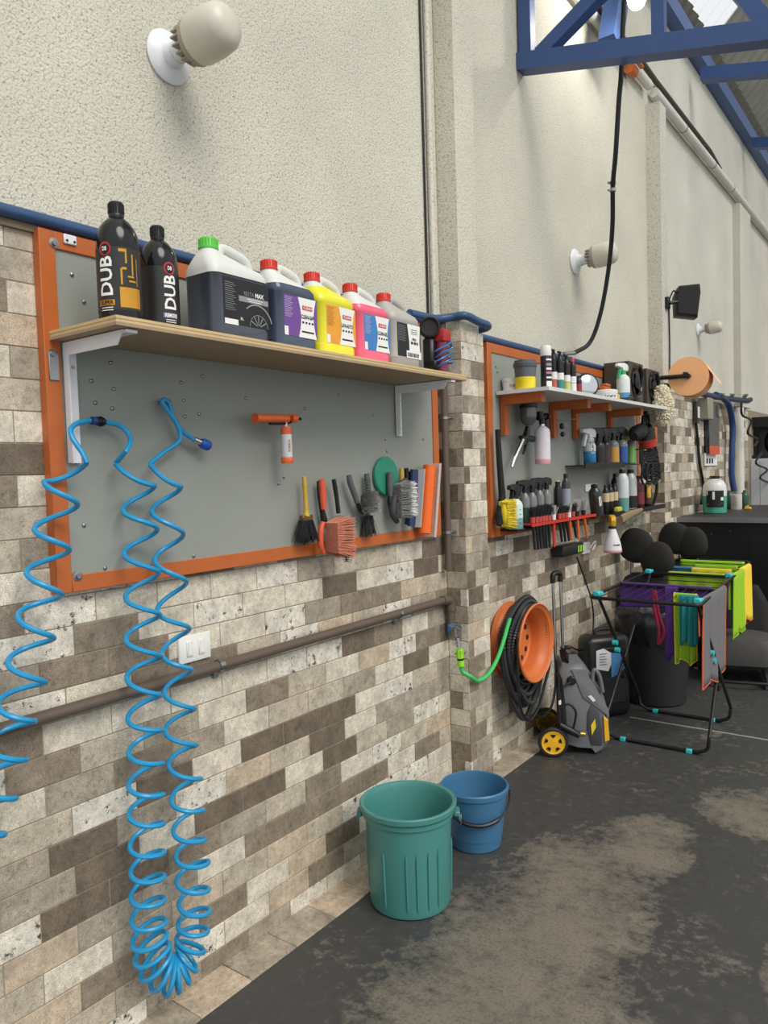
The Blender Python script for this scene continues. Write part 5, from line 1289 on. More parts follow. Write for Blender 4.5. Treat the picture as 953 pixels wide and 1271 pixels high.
# things on the far wall
a, e = W(866, 500, WX), W(879, 525, WX)
b = MB(); b.bb((WX, a.y, 1.93), (WX + .09, a.y + .2, 2.1 + .03), bev=.006); solo('junction_box', b, mat('box_grey', (150, 146, 132), .5), 'grey junction box on the far brick wall', 'box')
p = W(862, 508, WX + .02)
t = thing('brush_on_wall', 'thin black cable with a pale connector left of the junction box', 'cable', W(872, 612, WX + .02))
P = [W(863, 520, WX + .02), W(866, 550, WX + .02), W(868, 575, WX + .02), W(873, 605, WX + .02), W(870, 625, WX + .03)]
b = MB(); b.tube(smooth_path(P, 5), .014, 8); part('cable', b, BLACK, t)
b = MB(); q = W(863, 512, WX + .02); b.box(q + V(.01, 0, 0), (.03, .07, .2), bev=.004); part('connector', b, mat('connector_grey', (58, 56, 54), .5), t)
b = MB(); b.box(q + V(.028, .0, .0), (.006, .05, .1)); part('connector_mark', b, PAPER, t)
a = W(877, 500, WX + .03); e = W(891, 575, WX + .03)
t = thing('blister_pack', 'long dark blister pack with orange and white card hanging on the far wall', 'packet', V(a.x, a.y, e.z))
b = MB(); b.bb((WX + .01, a.y, e.z + .1), (WX + .05, e.y - .02, a.z), bev=.006); part('blister', b, mat('dark_pack', (40, 42, 52), .2, coat=.5), t)
b = MB(); b.bb((WX + .005, a.y - .02, e.z - .02), (WX + .016, e.y + .03, e.z + .1)); cd = part('card', b, PAPER, t)
b = MB(); rect(b, a.y + .0, e.z + .085, e.y - .02, e.z + .17, YZ((WX + .0512, 0, 0)), 0)
for k in range(3): rect(b, a.y + .02 + k * .1, e.z + .0, a.y + .08 + k * .1, e.z + .05, YZ((WX + .0172, 0, 0)), 1)
part('print', b, [mat('card_orange', (206, 84, 54), .5), INK], cd)
P = [W(888, 490, .0), W(897, 494, .0), W(905, 505, .0), W(909, 530, .0), W(908, 565, .0), W(908, 590, .0), W(911, 610, .02)]
b = MB(); b.tube(smooth_path(P, 6), .03, 10); solo('blue_hose', b, mat('navy_hose', (34, 60, 112), .4), 'thick navy blue hose dropping to the tin on the counter', 'hose')
P = [W(868, 488, .0), W(885, 492, .0), W(905, 495, .0), W(925, 497, .0), W(931, 496, .0)]
t = thing('pipe_manifold', 'dark pipe manifold with valves across the far wall above the packet', 'pipe', P[-1])
b = MB(); b.tube(smooth_path(P, 5), .028, 10); part('tube', b, mat('navy_dark', (42, 54, 76), .45), t)
for px in (892, 905, 922):
    q = W(px, 495, .0); b = MB(); b.cyl(q + V(0, 0, .0), q + V(.03, 0, .035), .018, n=8); b.box(q + V(.03, 0, .04), (.03, .1, .016)); part('valve', b, STEEL, t)
p0, p1 = W(915, 500, WX + .02), W(917, 612, WX + .02)
b = MB(); b.tube([(WX + .03, p0.y, 1.06), (WX + .03, p0.y, 2.12)], .055, 10); solo('white_downpipe', b, PVCW, 'white downpipe on the far brick wall beside the navy hose', 'pipe')
y0 = W(931, 590, WX).y
t = thing('white_cabinet', 'white panelled cabinet at the far right beyond the counter', 'cabinet', (0, y0, 0))
b = MB(); b.bb((WX, y0, 0), (.35, y0 + 1.6, 1.56)); part('body', b, mat('cabinet_white', (208, 210, 214), .5), t)
for k in range(4):
    b = MB(); b.bb((WX + .01 + k * .1, y0 - .008, .05), (WX + .10 + k * .1, y0, 1.54)); part('panel', b, mat('cabinet_white', (208, 210, 214), .5), t)
y1 = W(933, 530, WX).y
t = thing('wall_cabinet', 'black open wall unit with tools above the white cabinet', 'cabinet', (0, y1, 1.6))
b = MB(); b.bb((WX, y1, 1.57), (.3, y1 + 1.5, 1.6)); b.bb((WX, y1, 1.93), (.3, y1 + 1.5, 2.05)); b.bb((WX, y1 + .1, 1.6), (WX + .02, y1 + 1.5, 1.95)); part('body', b, BLACKM, t)
b = MB(); b.ell((.1, y1 + .25, 1.75), (.08, .12, .14)); solo('tool_bundle', b, BLACK, 'dark bundled tool inside the black wall unit', 'tool')
cp = []
for k, (px, py) in enumerate(((920, 500), (921, 515), (932, 522), (928, 538), (940, 545), (936, 555))): cp.append(W(px, py, .1))
b = MB(); b.tube(smooth_path(cp, 6), .012, 8); solo('coiled_cable', b, BLACK, 'black coiled cable dangling from the manifold at the far right', 'cable')
cp = [W(px, py, .12) for px, py in ((945, 562), (938, 575), (952, 583), (943, 593), (956, 600))]
b = MB(); b.tube(smooth_path(cp, 6), .012, 8); solo('coiled_cable', b, BLACK, 'black zigzag cable in front of the white cabinet', 'cable')
# ================================================================== SECOND BOARD: SHELF ITEMS
SZ = 1.911
BXX = WX + .03
def trigger(t, z, m, s=1.0, rz=-pi / 2 - .3, m2=None):
    M = Matrix.Translation((0, 0, z)) @ Matrix.Rotation(rz, 4, 'Z') @ Matrix(((1, 0, 0, 0), (0, 0, 1, 0), (0, 1, 0, 0), (0, 0, 0, 1)))
    b = MB(); o = [(-.03, .0), (-.036, .018), (-.028, .034), (.0, .04), (.05, .036), (.056, .022), (.03, .016), (.014, .012), (.012, 0)]
    b.prism([(u * s, v * s) for u, v in o], -.011 * s, .011 * s, M, inset=.12)
    b.cyl((0, 0, z - .02 * s), (0, 0, z + .004 * s), .013 * s, n=12); part('spray_head', b, m, t)
    b = MB(); o = [(.016, .014), (.03, .016), (.04, -.012), (.046, -.034), (.038, -.036), (.028, -.012)]
    b.prism([(u * s, v * s) for u, v in o], -.006 * s, .006 * s, M); part('trigger', b, m2 or m, t)
def bottle(px, py, x, z, h, r, m, label, kind='cap', topm=BLACK, lab=None, labz=(.15, .62), fill=None, name='bottle', s=1.0, rz=None, topm2=None, group=None, y=None, neck=.35):
    """h is the full height with its top"""
    yy = W(px, py, x).y if y is None else y
    t = thing(name, label, 'bottle', (x, yy, z), 0, group=group, w=False)
    hh = h - (.05 * s if kind == 'trigger' else .0)
    sh = .70 if kind == 'trigger' else .74
    pr = [(r * .9, 0), (r, .005), (r, hh * sh), (r * .85, hh * (sh + .08)), (r * .55, hh * (sh + .15)), (r * neck, hh * (sh + .2)), (r * neck, hh * .98)]
    b = MB(); mats_ = [m]
    if fill:
        k = fill[1]; b.lathe([(r * .9, 0), (r, .005), (r, hh * k)], 20, mi=1); b.lathe([(r, hh * k)] + pr[2:], 20, mi=0); mats_ = [m, fill[0]]
    else: b.lathe(pr, 20)
    part('body', b, mats_, t)
    if lab:
        b = MB(); b.lathe([(r + .0006, hh * labz[0]), (r + .0006, hh * labz[1])], 20); part('label', b, lab, t)
    if kind == 'trigger': trigger(t, hh, topm, s, -pi / 2 - .25 if rz is None else rz, topm2)
    elif kind == 'pump':
        b = MB(); b.lathe([(r * .5, hh * .9), (r * .5, hh * .96), (r * .2, hh * .97), (r * .2, hh)], 14); b.box((.0, -.008, hh * 1.0), (.014, .034, .012), bev=.003); part('pump', b, topm, t)
    else:
        b = MB(); b.lathe([(r * .5, hh * .88), (r * .52, hh * .98), (r * .42, hh), (.001, hh)], 16); part('cap', b, topm, t)
    return t
def band(t, r, h0, h1, m, name='label_band'):
    b = MB(); b.lathe([(r, h0), (r, h1)], 20); part(name, b, m, t)
def hz(px, pyt, pyb, x): return W(px, pyt, x).z - W(px, pyb, x).z

# grey and yellow tub
x = .09; yy = W(652, 480, x).y; h = hz(652, 446, 482, x)
t = thing('wax_tub', 'grey lidded tub with yellow lower band on the white shelf', 'tub', (x, yy, SZ), 0, w=False)
r = 14 * 3.75 / 945; b = MB(); b.lathe([(r * .88, 0), (r * .9, .004), (r * .93, h * .42)], 28, mi=1); b.lathe([(r * .93, h * .42), (r * .98, h * .8)], 28); part('body', b, [mat('tub_grey', (96, 98, 100), .4), mat('tub_yellow', (238, 214, 44), .4)], t)
b = MB(); b.lathe([(r * 1.03, h * .76), (r * 1.07, h * .8), (r * 1.07, h * .9), (r * .98, h * .93), (r * .96, h), (.002, h)], 28); part('lid', b, mat('lid_grey', (84, 86, 88), .4), t)
x = -.0; t = thing('small_tub', 'small white tub tucked left of the grey and yellow tub', 'tub', (x, W(634, 480, x).y, SZ), 0, w=False)
b = MB(); b.lathe([(.04, 0), (.045, .05), (.047, .052), (.047, .066), (.002, .067)], 24); part('body', b, WHITEP, t)
b = MB(); text(b, 'Soft99', .05, .016, Matrix.Rotation(radians(-40), 4, 'Z') @ YZ((.046, 0, .028)), .0, bend=.046); part('lettering', b, INK, t)
# spray can
x = .15; h = hz(678, 425, 480, x); r = .0285
t = thing('spray_can', 'tall spray can with white cap at the front of the white shelf', 'spray can', (x, W(678, 478, x).y, SZ), 0, w=False)
b = MB(); b.lathe([(r * .94, 0), (r, .006), (r, h * .76), (r * .9, h * .79)], 24); part('body', b, mat('can_black', (36, 33, 40), .3), t)
b = MB(); b.lathe([(r * .97, h * .77), (r * 1.0, h * .78), (r * .96, h * .97), (r * .85, h), (.002, h)], 24); part('cap', b, WHITEP, t)
for k, (a, e, m) in enumerate(((.04, .2, PAPER), (.26, .3, PAPER), (.36, .41, mat('pink_print', (200, 120, 140), .5)), (.45, .5, PAPER), (.54, .6, mat('print_grey', (142, 142, 140), .5)), (.66, .7, PAPER))):
    b = MB(); n = 8; vs = []
    for q in range(n + 1):
        an = -1.1 + 1.2 * q / n; vs += [((r + .0006) * cos(an), (r + .0006) * sin(an), a * h), ((r + .0006) * cos(an), (r + .0006) * sin(an), e * h)]
    b.add(vs, [(2 * q, 2 * q + 2, 2 * q + 3, 2 * q + 1) for q in range(n)], True); part('print', b, m, t)
DB = mat('bottle_black', (30, 29, 30), .3)
for px, pt, x, lm, capm, lab in ((687.5, 428, .10, mat('label_salmon', (204, 98, 84), .5), DB, 'black bottle with salmon label next to the spray can'),
                                 (695.5, 431, .13, mat('label_teal', (66, 140, 140), .5), DB, 'black bottle with teal label on the white shelf'),
                                 (703.5, 434, .13, mat('label_pale_lime', (196, 206, 120), .5), DB, 'black bottle with pale lime label on the white shelf'),
                                 (711, 436, .14, PAPER, mat('pink_cap', (206, 60, 92), .4), 'black bottle with pink cap on the white shelf')):
    h = hz(px, pt, 482, x)
    t = bottle(px, 480, x, SZ, h, .0185, DB, lab, 'pump' if capm is DB else 'cap', topm=capm, lab=lm, labz=(.06, .32), name='detail_bottle', group='small bottles in a row on the white shelf')
    band(t, .0193, h * .33, h * .5, PAPER)
for px, h, lm, lab, x in ((718, .12, mat('label_darkred', (150, 50, 56), .5), 'little black bottle with dark red label behind the silver lamp', .12), (722, .13, DB, 'little plain black bottle beside the silver lamp', .08)):
    bottle(px, 482, x, SZ, h, .018, DB, lab, lab=lm, name='detail_bottle')
# round black and silver work lamp
x = .12; c = V(x, W(730, 484, x).y, SZ)
t = thing('work_lamp', 'round black work lamp with silver face on the white shelf', 'lamp', c)
M = AXIS(c + V(-.02, 0, .075), (.75, -.6, .1)); b = MB(); b.lathe([(.06, 0), (.07, .01), (.072, .03), (.066, .04)], 28, M); b.box(c + V(-.02, .01, .012), (.07, .07, .024), bev=.004); part('housing', b, BLACK, t)
b = MB(); b.lathe([(.062, .038), (.05, .045), (.002, .05)], 28, M); part('lens', b, CHROME, t)
b = MB(); p = V(.02, W(738, 478, .02).y, SZ); b.box(p + V(0, 0, .05), (.05, .06, .1), bev=.006); solo('charger_block', b, BLACK, 'black block behind the round work lamp', 'charger')
x = .04; p = V(x, W(746, 480, x).y, SZ); t = thing('orange_pot', 'rusty orange moulded pot behind the white lidded tub', 'pot', p)
b = MB(); b.box(p + V(0, .02, .055), (.09, .12, .11), bev=.02, seg=2); part('body', b, ORANGE, t)
b = MB(); b.box(p + V(.02, .02, .115), (.05, .07, .02), bev=.006); part('lid', b, ORANGE, t)
x = .14; p = V(x, W(752, 488, x).y, SZ); t = thing('white_tub', 'low white lidded tub at the shelf edge', 'tub', p, 0, w=False)
b = MB(); b.lathe([(.062, 0), (.066, .04), (.069, .041), (.069, .06), (.06, .064), (.002, .065)], 28); part('body', b, WHITEP, t)
b = MB()
for q in range(7): rect(b, -.034 + q * .01, .016 + (q % 3) * .003, -.029 + q * .01 + (q % 2) * .002, .03 - (q % 2) * .004, Matrix.Rotation(radians(-45), 4, 'Z') @ YZ((.0682 - .0008 * (q - 3) ** 2, 0, 0)))
part('print', b, INK, t)
x = .17; p = W(764, 492, x); b = MB(); b.box((x, p.y, SZ + .022), (.035, .05, .044), bev=.003); solo('yellow_box', b, YELLOW, 'tiny yellow box at the front edge of the white shelf', 'box')
# spray bottle with green trigger
x = .13; h = hz(774, 434, 484, x); 
t = bottle(773.5, 484, x, SZ + .035, h * .93, .042, mat('milky_plastic', (214, 222, 220), .35), 'milky spray bottle with green and white trigger before the speakers', 'trigger', WHITEP, fill=(mat('pale_blue_liquid', (74, 146, 190), .3), .2), name='spray_bottle', s=1.3, topm2=mat('green_trigger', (60, 170, 110), .4), neck=.3)
band(t, .018, h * .93 - .095, h * .93 - .06, mat('green_trigger', (60, 170, 110), .4), 'collar')
p = W(775, 490, .13); b = MB(); b.box((.13, p.y, SZ + .018), (.1, .12, .034), bev=.006); b.tube([(.18, p.y - .05, SZ + .05), (.185, p.y, SZ + .05), (.185, p.y + .05, SZ + .02)], .004, 6); solo('bottle_stand', b, BLACK, 'black tray under the milky spray bottle', 'tray')
# two brown loudspeakers
SPK = mat('speaker_brown', (74, 64, 54), .6, var=.12, vscale=12)
for px, lab, zz in ((781, 'brown box loudspeaker nearer the spray bottle', .285), (803, 'brown box loudspeaker beside the furry mitt', .27)):
    y0 = W(px, 470, .14).y; d = .285
    t = thing('box_speaker', lab, 'loudspeaker', (.05, y0 + d / 2, SZ), group='pair of brown loudspeakers')
    b = MB(); b.bb((BXX + .01, y0, SZ), (.14, y0 + d - .006, SZ + zz), bev=.004); part('cabinet', b, SPK, t)
    M = AXIS((.14, y0 + d / 2, SZ + zz * .56), (1, 0, 0))
    b = MB(); b.lathe([(.108, 0), (.112, .006), (.106, .018), (.094, .012), (.088, .004)], 32, M); part('ring', b, mat('gloss_black', (22, 22, 23), .16), t)
    b = MB(); b.lathe([(.09, .004), (.05, -.0), (.03, .012), (.002, .016)], 32, M); part('cone', b, BLACKM, t)
    b = MB(); b.box((.143, y0 + d / 2, SZ + .03), (.006, .12, .02), bev=.002); part('badge', b, BLACK, t)

# ================================================================== TOOLS ON THE SECOND BOARD
X2 = .0
t = thing('long_brush', 'long black handled brush with yellow bristles at the left of the second board', 'brush', W(627, 655, X2))
part('handle', T([(617.5, 533), (619, 560), (621, 590), (623, 618), (621, 640), (619, 652)], X2, [.013, .0145, .0155, .018, .028, .014], 12), BLACKM, t)
p = W(626, 638, X2 + .02); b = MB(); bristles(b, p - Uy * .012, Uz, Ux, (.8, .7, 0), .062, .026, .048, 800, 21, .18, .0017); b.ell(p + V(.004, -.004, 0), (.02, .02, .054)); part('bristles', b, mat('yellow_bristle', (226, 200, 40), .7, var=.15, vscale=80), t)
# paint spray gun
t = thing('spray_gun', 'chrome spray gun with smoky cup hanging under the white shelf', 'spray gun', W(635, 580, X2))
c = W(656, 528, .02); h = hz(656, 502, 528, .02)
b = MB(); b.lathe([(.02, 0), (.038, .02), (.043, .05), (.043, h * .86)], 24, Matrix.Translation(c)); part('cup', b, mat('smoky_cup', (112, 112, 110), .25, .4, var=.3, vscale=40), t)
b = MB(); b.lathe([(.046, h * .82), (.048, h * .86), (.048, h), (.03, h + .01), (.002, h + .01)], 24, Matrix.Translation(c)); part('cup_lid', b, BLACK, t)
b = T([(655, 530), (653, 540), (648, 548)], .02, [.014, .018, .014], 10); b.tube([W(646, 543, .02), W(661, 545, .02)], [.012, .018], 10); b.tube([W(652, 552, .02), W(651, 560, .02)], .008, 8); part('body', b, mat('gun_dark', (58, 58, 58), .3, .8), t)
b = T([(648, 546), (643, 558), (638, 570), (635, 580)], .02, [.014, .013, .011, .008], 12); part('handle', b, CHROME, t)
b = T([(655, 548), (652, 557), (649, 563)], .035, .006, 8); part('trigger', b, BLACK, t)
# foam cannon
x = .05; h = hz(673, 526, 576, x); r = 10.2 * 3.86 / 945
t = thing('foam_cannon', 'white foam cannon bottle with black valve head under the shelf', 'foam cannon', (x, W(673.5, 570, x).y, W(673.5, 576, x).z), 0, w=False)
b = MB(); b.lathe([(r * .95, 0), (r, .008), (r, h * .12)], 28, mi=1); b.lathe([(r, h * .12), (r, h * .78), (r * .9, h * .86), (r * .5, h * .93), (r * .32, h * .95), (r * .32, h)], 28); part('bottle', b, [mat('cannon_white', (222, 214, 220), .4), mat('pink_liquid', (226, 160, 172), .3)], t)
b = MB(); b.cyl((0, 0, h * .99), (0, 0, h + .03), .016, n=14); b.tube([(0, -.05, h + .03), (0, .045, h + .04)], [.016, .013], 12); b.cyl((0, .045, h + .04), (.0, .06, h + .042), .02, n=14); b.cyl((0, -.02, h + .03), (0, -.02, h + .065), .018, n=14); b.cyl((0, .05, h + .02), (0, .05, h - .02), .014, n=12); part('valve_head', b, BLACK, t)
b = MB(); b.cyl((0, 0, h * .93), (0, 0, h * .99), r * .36, n=14); part('neck_ring', b, CHROME, t)
# keys / pulley
t = thing('key_ring', 'black key fobs hanging on a rod between the orange brackets', 'keys', W(698, 541, X2))
b = MB(); b.tube([W(692, 521, X2), W(714, 520, X2)], .003, 6); part('rod', b, STEEL, t)
b = MB(); b.box(W(697, 529, X2), (.02, .035, .035), bev=.008); b.box(W(698, 539, X2), (.02, .03, .03), bev=.008); part('fob', b, BLACK, t)
b = MB(); p = W(702, 535, X2); b.tube([p + V(0, .018 * cos(q * pi / 6), .018 * sin(q * pi / 6)) for q in range(12)], .002, 6, closed=True); part('ring', b, STEEL, t)

# lower left group of bottles on a narrow ledge
LZ = W(642, 656, .03).z
yA, yB = W(636, 656, .03).y, W(718, 640, .03).y
b = MB(); b.bb((BXX - .005, yA, LZ - .012), (.06, yB, LZ), bev=.002); solo('bottle_ledge', b, BLACKM, 'narrow black ledge under the lower left bottles of the second board', 'ledge')
h = hz(640, 596, 655, .03)
t = bottle(640, 655, .035, LZ, h, .038, mat('pale_mint', (206, 222, 216), .4), 'pale mint spray bottle with black trigger beside the yellow brush', 'trigger', BLACK, fill=(mat('mint_liquid', (130, 166, 166), .3), .32), name='spray_bottle', s=1.35, rz=-pi / 2 + .05)
for k in range(4):
    b = MB(); b.add([(.0385 * cos(a), .0385 * sin(a), z) for a, z in ((-.5, .03 + k * .022), (-.3, .03 + k * .022), (-.3, .034 + k * .022), (-.5, .034 + k * .022))], [(0, 1, 2, 3)]); part('scale_mark', b, INK, t)
CB = mat('smoke_clear', (120, 122, 122), .15, var=.2, vscale=60)
for k, (px, lm, lab) in enumerate(((652, mat('label_green_dark', (48, 78, 66), .5), 'clear spray bottle of dark green label right of the mint bottle'), (661, DB, 'clear spray bottle with black label, third from the yellow brush'),
                                   (670, mat('label_maroon', (92, 40, 46), .5), 'clear spray bottle with maroon label, in the middle of the lower row'), (679, DB, 'clear spray bottle left of the cream nozzle bottle'),)):
    h = hz(px, 591, 652, .02)
    bottle(px, 652, .015 + .012 * (k % 2), LZ, h * (1 - .02 * (k % 2)), .026, CB, lab, 'trigger', BLACK, lab=lm, labz=(.02, .5), name='spray_bottle', s=1.1)
bottle(693, 648, .03, LZ, hz(693, 597, 648, .03), .024, DB, 'dark bottle with cream foam nozzle in the lower row', 'cap', topm=mat('cream_cap', (220, 206, 140), .5), lab=mat('label_yellowblack', (70, 66, 30), .5), labz=(.3, .4), name='nozzle_bottle', neck=.6)
t = bottle(703, 646, .03, LZ, hz(703, 588, 646, .03), .026, mat('smoke_dark', (62, 64, 66), .2), 'dark bottle with grey label and black cap at the end of the lower row', 'cap', lab=mat('label_bluegrey', (150, 156, 168), .5), labz=(.3, .68), name='sealant_bottle')

# red brush rack
p0, p1 = W(661, 651, .1), W(738, 637.5, .1)
t = thing('brush_rack', 'red metal strip holding a row of detailing brushes', 'rack', p0)
b = MB(); b.bb((WX + .03, p0.y - .01, p0.z - .004), (.10, p1.y + .02, p0.z + .001)); b.bb((.098, p0.y - .01, p0.z - .012), (.102, p1.y + .02, p0.z + .004)); part('strip', b, RED, t)
FER = mat('ferrule_pink', (188, 74, 66), .35); OH = mat('brush_orange', (228, 110, 40), .4)
def dbrush(px, ptop, pbot, tilt, hm, fm, bm_, label, k):
    x = .085; f = W(px, 650 - (px - 661) * .175, x); zb = W(px, pbot, x).z; zt = W(px, ptop, x).z
    t = thing('detail_brush', label, 'brush', V(x, f.y, zb), group='detailing brushes in the red rack')
    z0 = p0.z
    b = MB(); b.tube(smooth_path([V(x, f.y, z0 + .01), V(x, f.y + tilt * .4, z0 - .04), V(x, f.y + tilt, zb)], 4), [.008, .009, .0095, .0095, .009, .0085, .008, .0075, .007][:9], 8); part('handle', b, hm, t)
    b = MB(); b.cyl((x, f.y, z0 + .005), (x, f.y, z0 + .035), .0125, .0135, n=12); part('ferrule', b, fm, t)
    b = MB(); bristles(b, (x, f.y, z0 + .034), Uy, Ux, Uz, .011, .011, max(.03, zt - z0 - .035), 60, k, .2, .0014); b.cyl((x, f.y, z0 + .03), (x, f.y, zt - .012), .010, .013, n=8); part('bristles', b, bm_, t)
GB = mat('grey_bristle', (176, 174, 170), .8)
names = ['black brush with pink ferrule, first in the red rack', 'black brush with pink ferrule, second in the red rack', 'black brush with pink ferrule, third in the red rack', 'black brush with pink ferrule, fourth in the red rack',
         'black brush with pink ferrule, fifth in the red rack', 'black brush with pink ferrule, just left of the red handled one']
for k, px in enumerate((661, 665.5, 669.5, 673.5, 677, 681)):
    dbrush(px, 630 - k, 683 - k * .6, .02 - .003 * k, BLACK, FER, BLACKM, names[k], 30 + k)
dbrush(687, 627, 679, .0, RED, WHITEP, GB, 'red handled brush with white ferrule and grey bristles', 40)
dbrush(694, 630, 673, .03, BLACK, FER, BLACKM, 'black brush right of the red handled one', 41)
dbrush(698, 628, 673, .035, BLACK, FER, BLACKM, 'second black brush right of the red handled one', 42)
dbrush(702, 627, 672, .04, BLACK, FER, BLACKM, 'last black brush before the pale bristled ones', 43)
dbrush(706, 624, 670, .03, OH, WHITEP, GB, 'orange handled brush with white ferrule', 44)
dbrush(711, 625, 668, .04, BLACK, FER, BLACKM, 'black brush between the orange handled ones', 45)
dbrush(716, 620, 670, .02, OH, BLACK, GB, 'orange handled brush with pale bristles and black ferrule', 46)
dbrush(724, 618, 668, .05, OH, BLACK, GB, 'orange handled brush last in the red rack', 47)

# upper right rack
z = W(735, 577, .05).z; yA, yB = W(722, 577, .06).y, W(790, 572, .06).y
t = thing('bottle_rack', 'black wall rack holding the upper row of spray bottles', 'rack', (.0, yA, z))
b = MB(); b.bb((BXX - .005, yA, z - .006), (.08, yB, z)); b.bb((.078, yA, z - .022), (.082, yB - .3, z + .014)); part('tray', b, BLACK, t)
b = MB(); b.tube([(.08, yB - .02, z + .1), (.08, yB, z + .1), (.08, yB, z)], .004, 6); b.tube([(BXX, yB, z + .1), (.08, yB, z + .1)], .004, 6); part('guard_wire', b, BLACK, t)
for k, (px, m, fl, lm, tm, tm2, lab) in enumerate((
        (732, mat('clear_blueish', (178, 190, 194), .2), (mat('blue_liquid', (44, 126, 176), .25), .5), None, mat('clear_white', (206, 208, 208), .35), None, 'clear spray bottle of blue liquid with white trigger in the upper rack'),
        (743, mat('amber_dark', (58, 48, 46), .25), None, mat('label_black2', (34, 32, 33), .4), BLACK, None, 'dark spray bottle next to the blue one in the upper rack'),
        (751, DB, None, mat('label_brown', (64, 44, 42), .4), BLACK, None, 'dark spray bottle with brown label in the upper rack'),
        (761, CB, None, mat('label_amber', (196, 148, 60), .4), BLACK, None, 'spray bottle with amber label in the upper rack'),
        (772, CB, (mat('blue_deep', (38, 76, 130), .25), .6), mat('label_royal', (46, 84, 150), .4), BLACK, None, 'spray bottle with royal blue label in the upper rack'),
        (783, CB, None, mat('label_leaf', (112, 166, 76), .4), WHITEP, mat('lemon', (214, 206, 70), .4), 'spray bottle with green label and yellow trigger in the upper rack'))):
    h = hz(px, 525, 574, .04)
    t = bottle(px, 574, .035, z, h, .038 if k != 5 else .03, m, lab, 'trigger', tm, lab=lm, labz=(.05, .62), fill=fl, name='spray_bottle', s=1.5, topm2=tm2)
    if k == 0:
        b = MB(); b.add([(.0388 * cos(a), .0388 * sin(a), zz) for a, zz in ((-.9, .07), (-.45, .07), (-.45, .16), (-.9, .16))], [(0, 1, 2, 3)]); lb = part('label', b, PAPER, t)
        b = MB(); text(b, 'BLEND', .08, .011, Matrix.Rotation(-.68, 4, 'Z') @ YZ((.0394, 0, .115)), .02, rot=pi / 2); part('lettering', b, INK, lb)

# polisher with bundled cord
c = W(804, 560, .1)
t = thing('polisher', 'black polisher with red collar and bundled cord hung at the end of the board', 'polisher', W(812, 600, .08))
b = T([(803, 550), (803, 540), (801, 529)], .1, [.052, .056, .042], 14); part('motor_body', b, BLACK, t)
b = T([(796, 534), (790, 538), (786, 542)], .1, [.05, .055, .03], 12); part('head', b, BLACKM, t)
b = MB(); q = W(801, 527, .1); b.tube([q + V(0, .045 * cos(k * pi / 10), .02 + .06 * sin(k * pi / 10)) for k in range(-1, 12)], .016, 8); part('loop_handle', b, BLACK, t)
b = T([(804, 554), (803, 545)], .1, [.056, .064], 14); part('collar', b, mat('collar_red', (200, 64, 50), .4), t)
b = MB(); r_ = random.Random(3); c0 = W(806, 575, .1)
for k in range(13):
    a = k / 12; cc = W(804 + 5 * a, 556 + 36 * a, .1); P = []
    for j in range(20):
        q = 2 * pi * j / 20; P.append(cc + V(.05 * cos(q) * .7, (.07 + .02 * sin(a * 3)) * cos(q + .2) + r_.uniform(-.006, .006), .03 * sin(q) + r_.uniform(-.006, .006)))
    b.tube(P, .008, 6, closed=True)
for k in range(3):
    cc = W(800 + 6 * k, 588, .12); b.tube([cc + V(0, .07 * cos(2 * pi * j / 18), .075 * sin(2 * pi * j / 18)) for j in range(18)], .007, 6, closed=True)
b.tube(smooth_path([W(813, 588, .1), W(815, 605, .1), W(812, 622, .08), W(808, 628, .06)], 5), .011, 8)
part('cord', b, BLACKM, t)
b = MB(); q = W(813, 540, .06); b.bb((WX, q.y, q.z - .06), (.065, q.y + .04, q.z + .06), bev=.004); solo('orange_holder', b, ORANGE, 'orange holder plate behind the polisher', 'holder')

# lower right rack with bottles
z = W(765, 636, .05).z; yA, yB = W(733, 636, .06).y, W(820, 625, .06).y
t = thing('bottle_rack', 'black wall rack holding the lower right bottles', 'rack', (.0, yA, z))
b = MB(); b.bb((BXX - .005, yA, z - .008), (.09, yB, z)); b.bb((.088, yA + .3, z - .02), (.092, yB, z + .012)); part('tray', b, BLACK, t)
# tilted dark bottle
t = bottle(745, 636, .06, z, hz(745, 596, 636, .06), .04, mat('dark_chrome', (64, 62, 62), .15, .4), 'leaning dark metallic bottle at the left end of the lower right rack', 'cap', lab=None, name='sealant_bottle')
t.rotation_euler = (radians(14), 0, 0); t.location.y -= .05
b = MB(); b.add([(.0408 * cos(a), .0408 * sin(a), zz) for a, zz in ((-.7, .07), (-.2, .07), (-.2, .13), (-.7, .13))], [(0, 1, 2, 3)]); part('label', b, PAPER, t)
for k, px in enumerate((752, 757.5, 763)):
    h = hz(px, 598, 634, .05)
    bottle(px, 634, .04, z, h, .022, DB, ['little black bottle with cream label, first of the trio', 'little black bottle with cream label, second of the trio', 'little black bottle with cream label, third of the trio'][k], lab=mat('label_cream', (206, 186, 150), .5), labz=(.42, .72), name='detail_bottle', group='trio of small cream labelled bottles')
bottle(764, 630, .0, z, hz(764, 583, 630, .0), .03, DB, 'taller black bottle behind the trio of cream labels', name='sealant_bottle')
bottle(773, 632, .07, z, hz(773, 581, 634, .07), .04, mat('white_teal', (206, 214, 216), .35), 'white bottle with teal liquid in the middle of the lower right rack', fill=(mat('teal_liquid', (96, 150, 142), .3), .33), name='cleaner_bottle', neck=.28)
bottle(783, 628, .04, z, hz(783, 580, 630, .04), .042, mat('clear_grey', (176, 178, 176), .2), 'clear round bottle with black cap behind the white one', lab=INK, labz=(.05, .35), name='cleaner_bottle')
bottle(793, 628, .06, z, hz(793, 588, 629, .06), .036, mat('dark_red_liquid', (82, 34, 42), .25), 'dark red bottle near the end of the lower right rack', lab=mat('label_crimson', (120, 40, 52), .4), labz=(.15, .5), name='cleaner_bottle', topm=BLACKM)
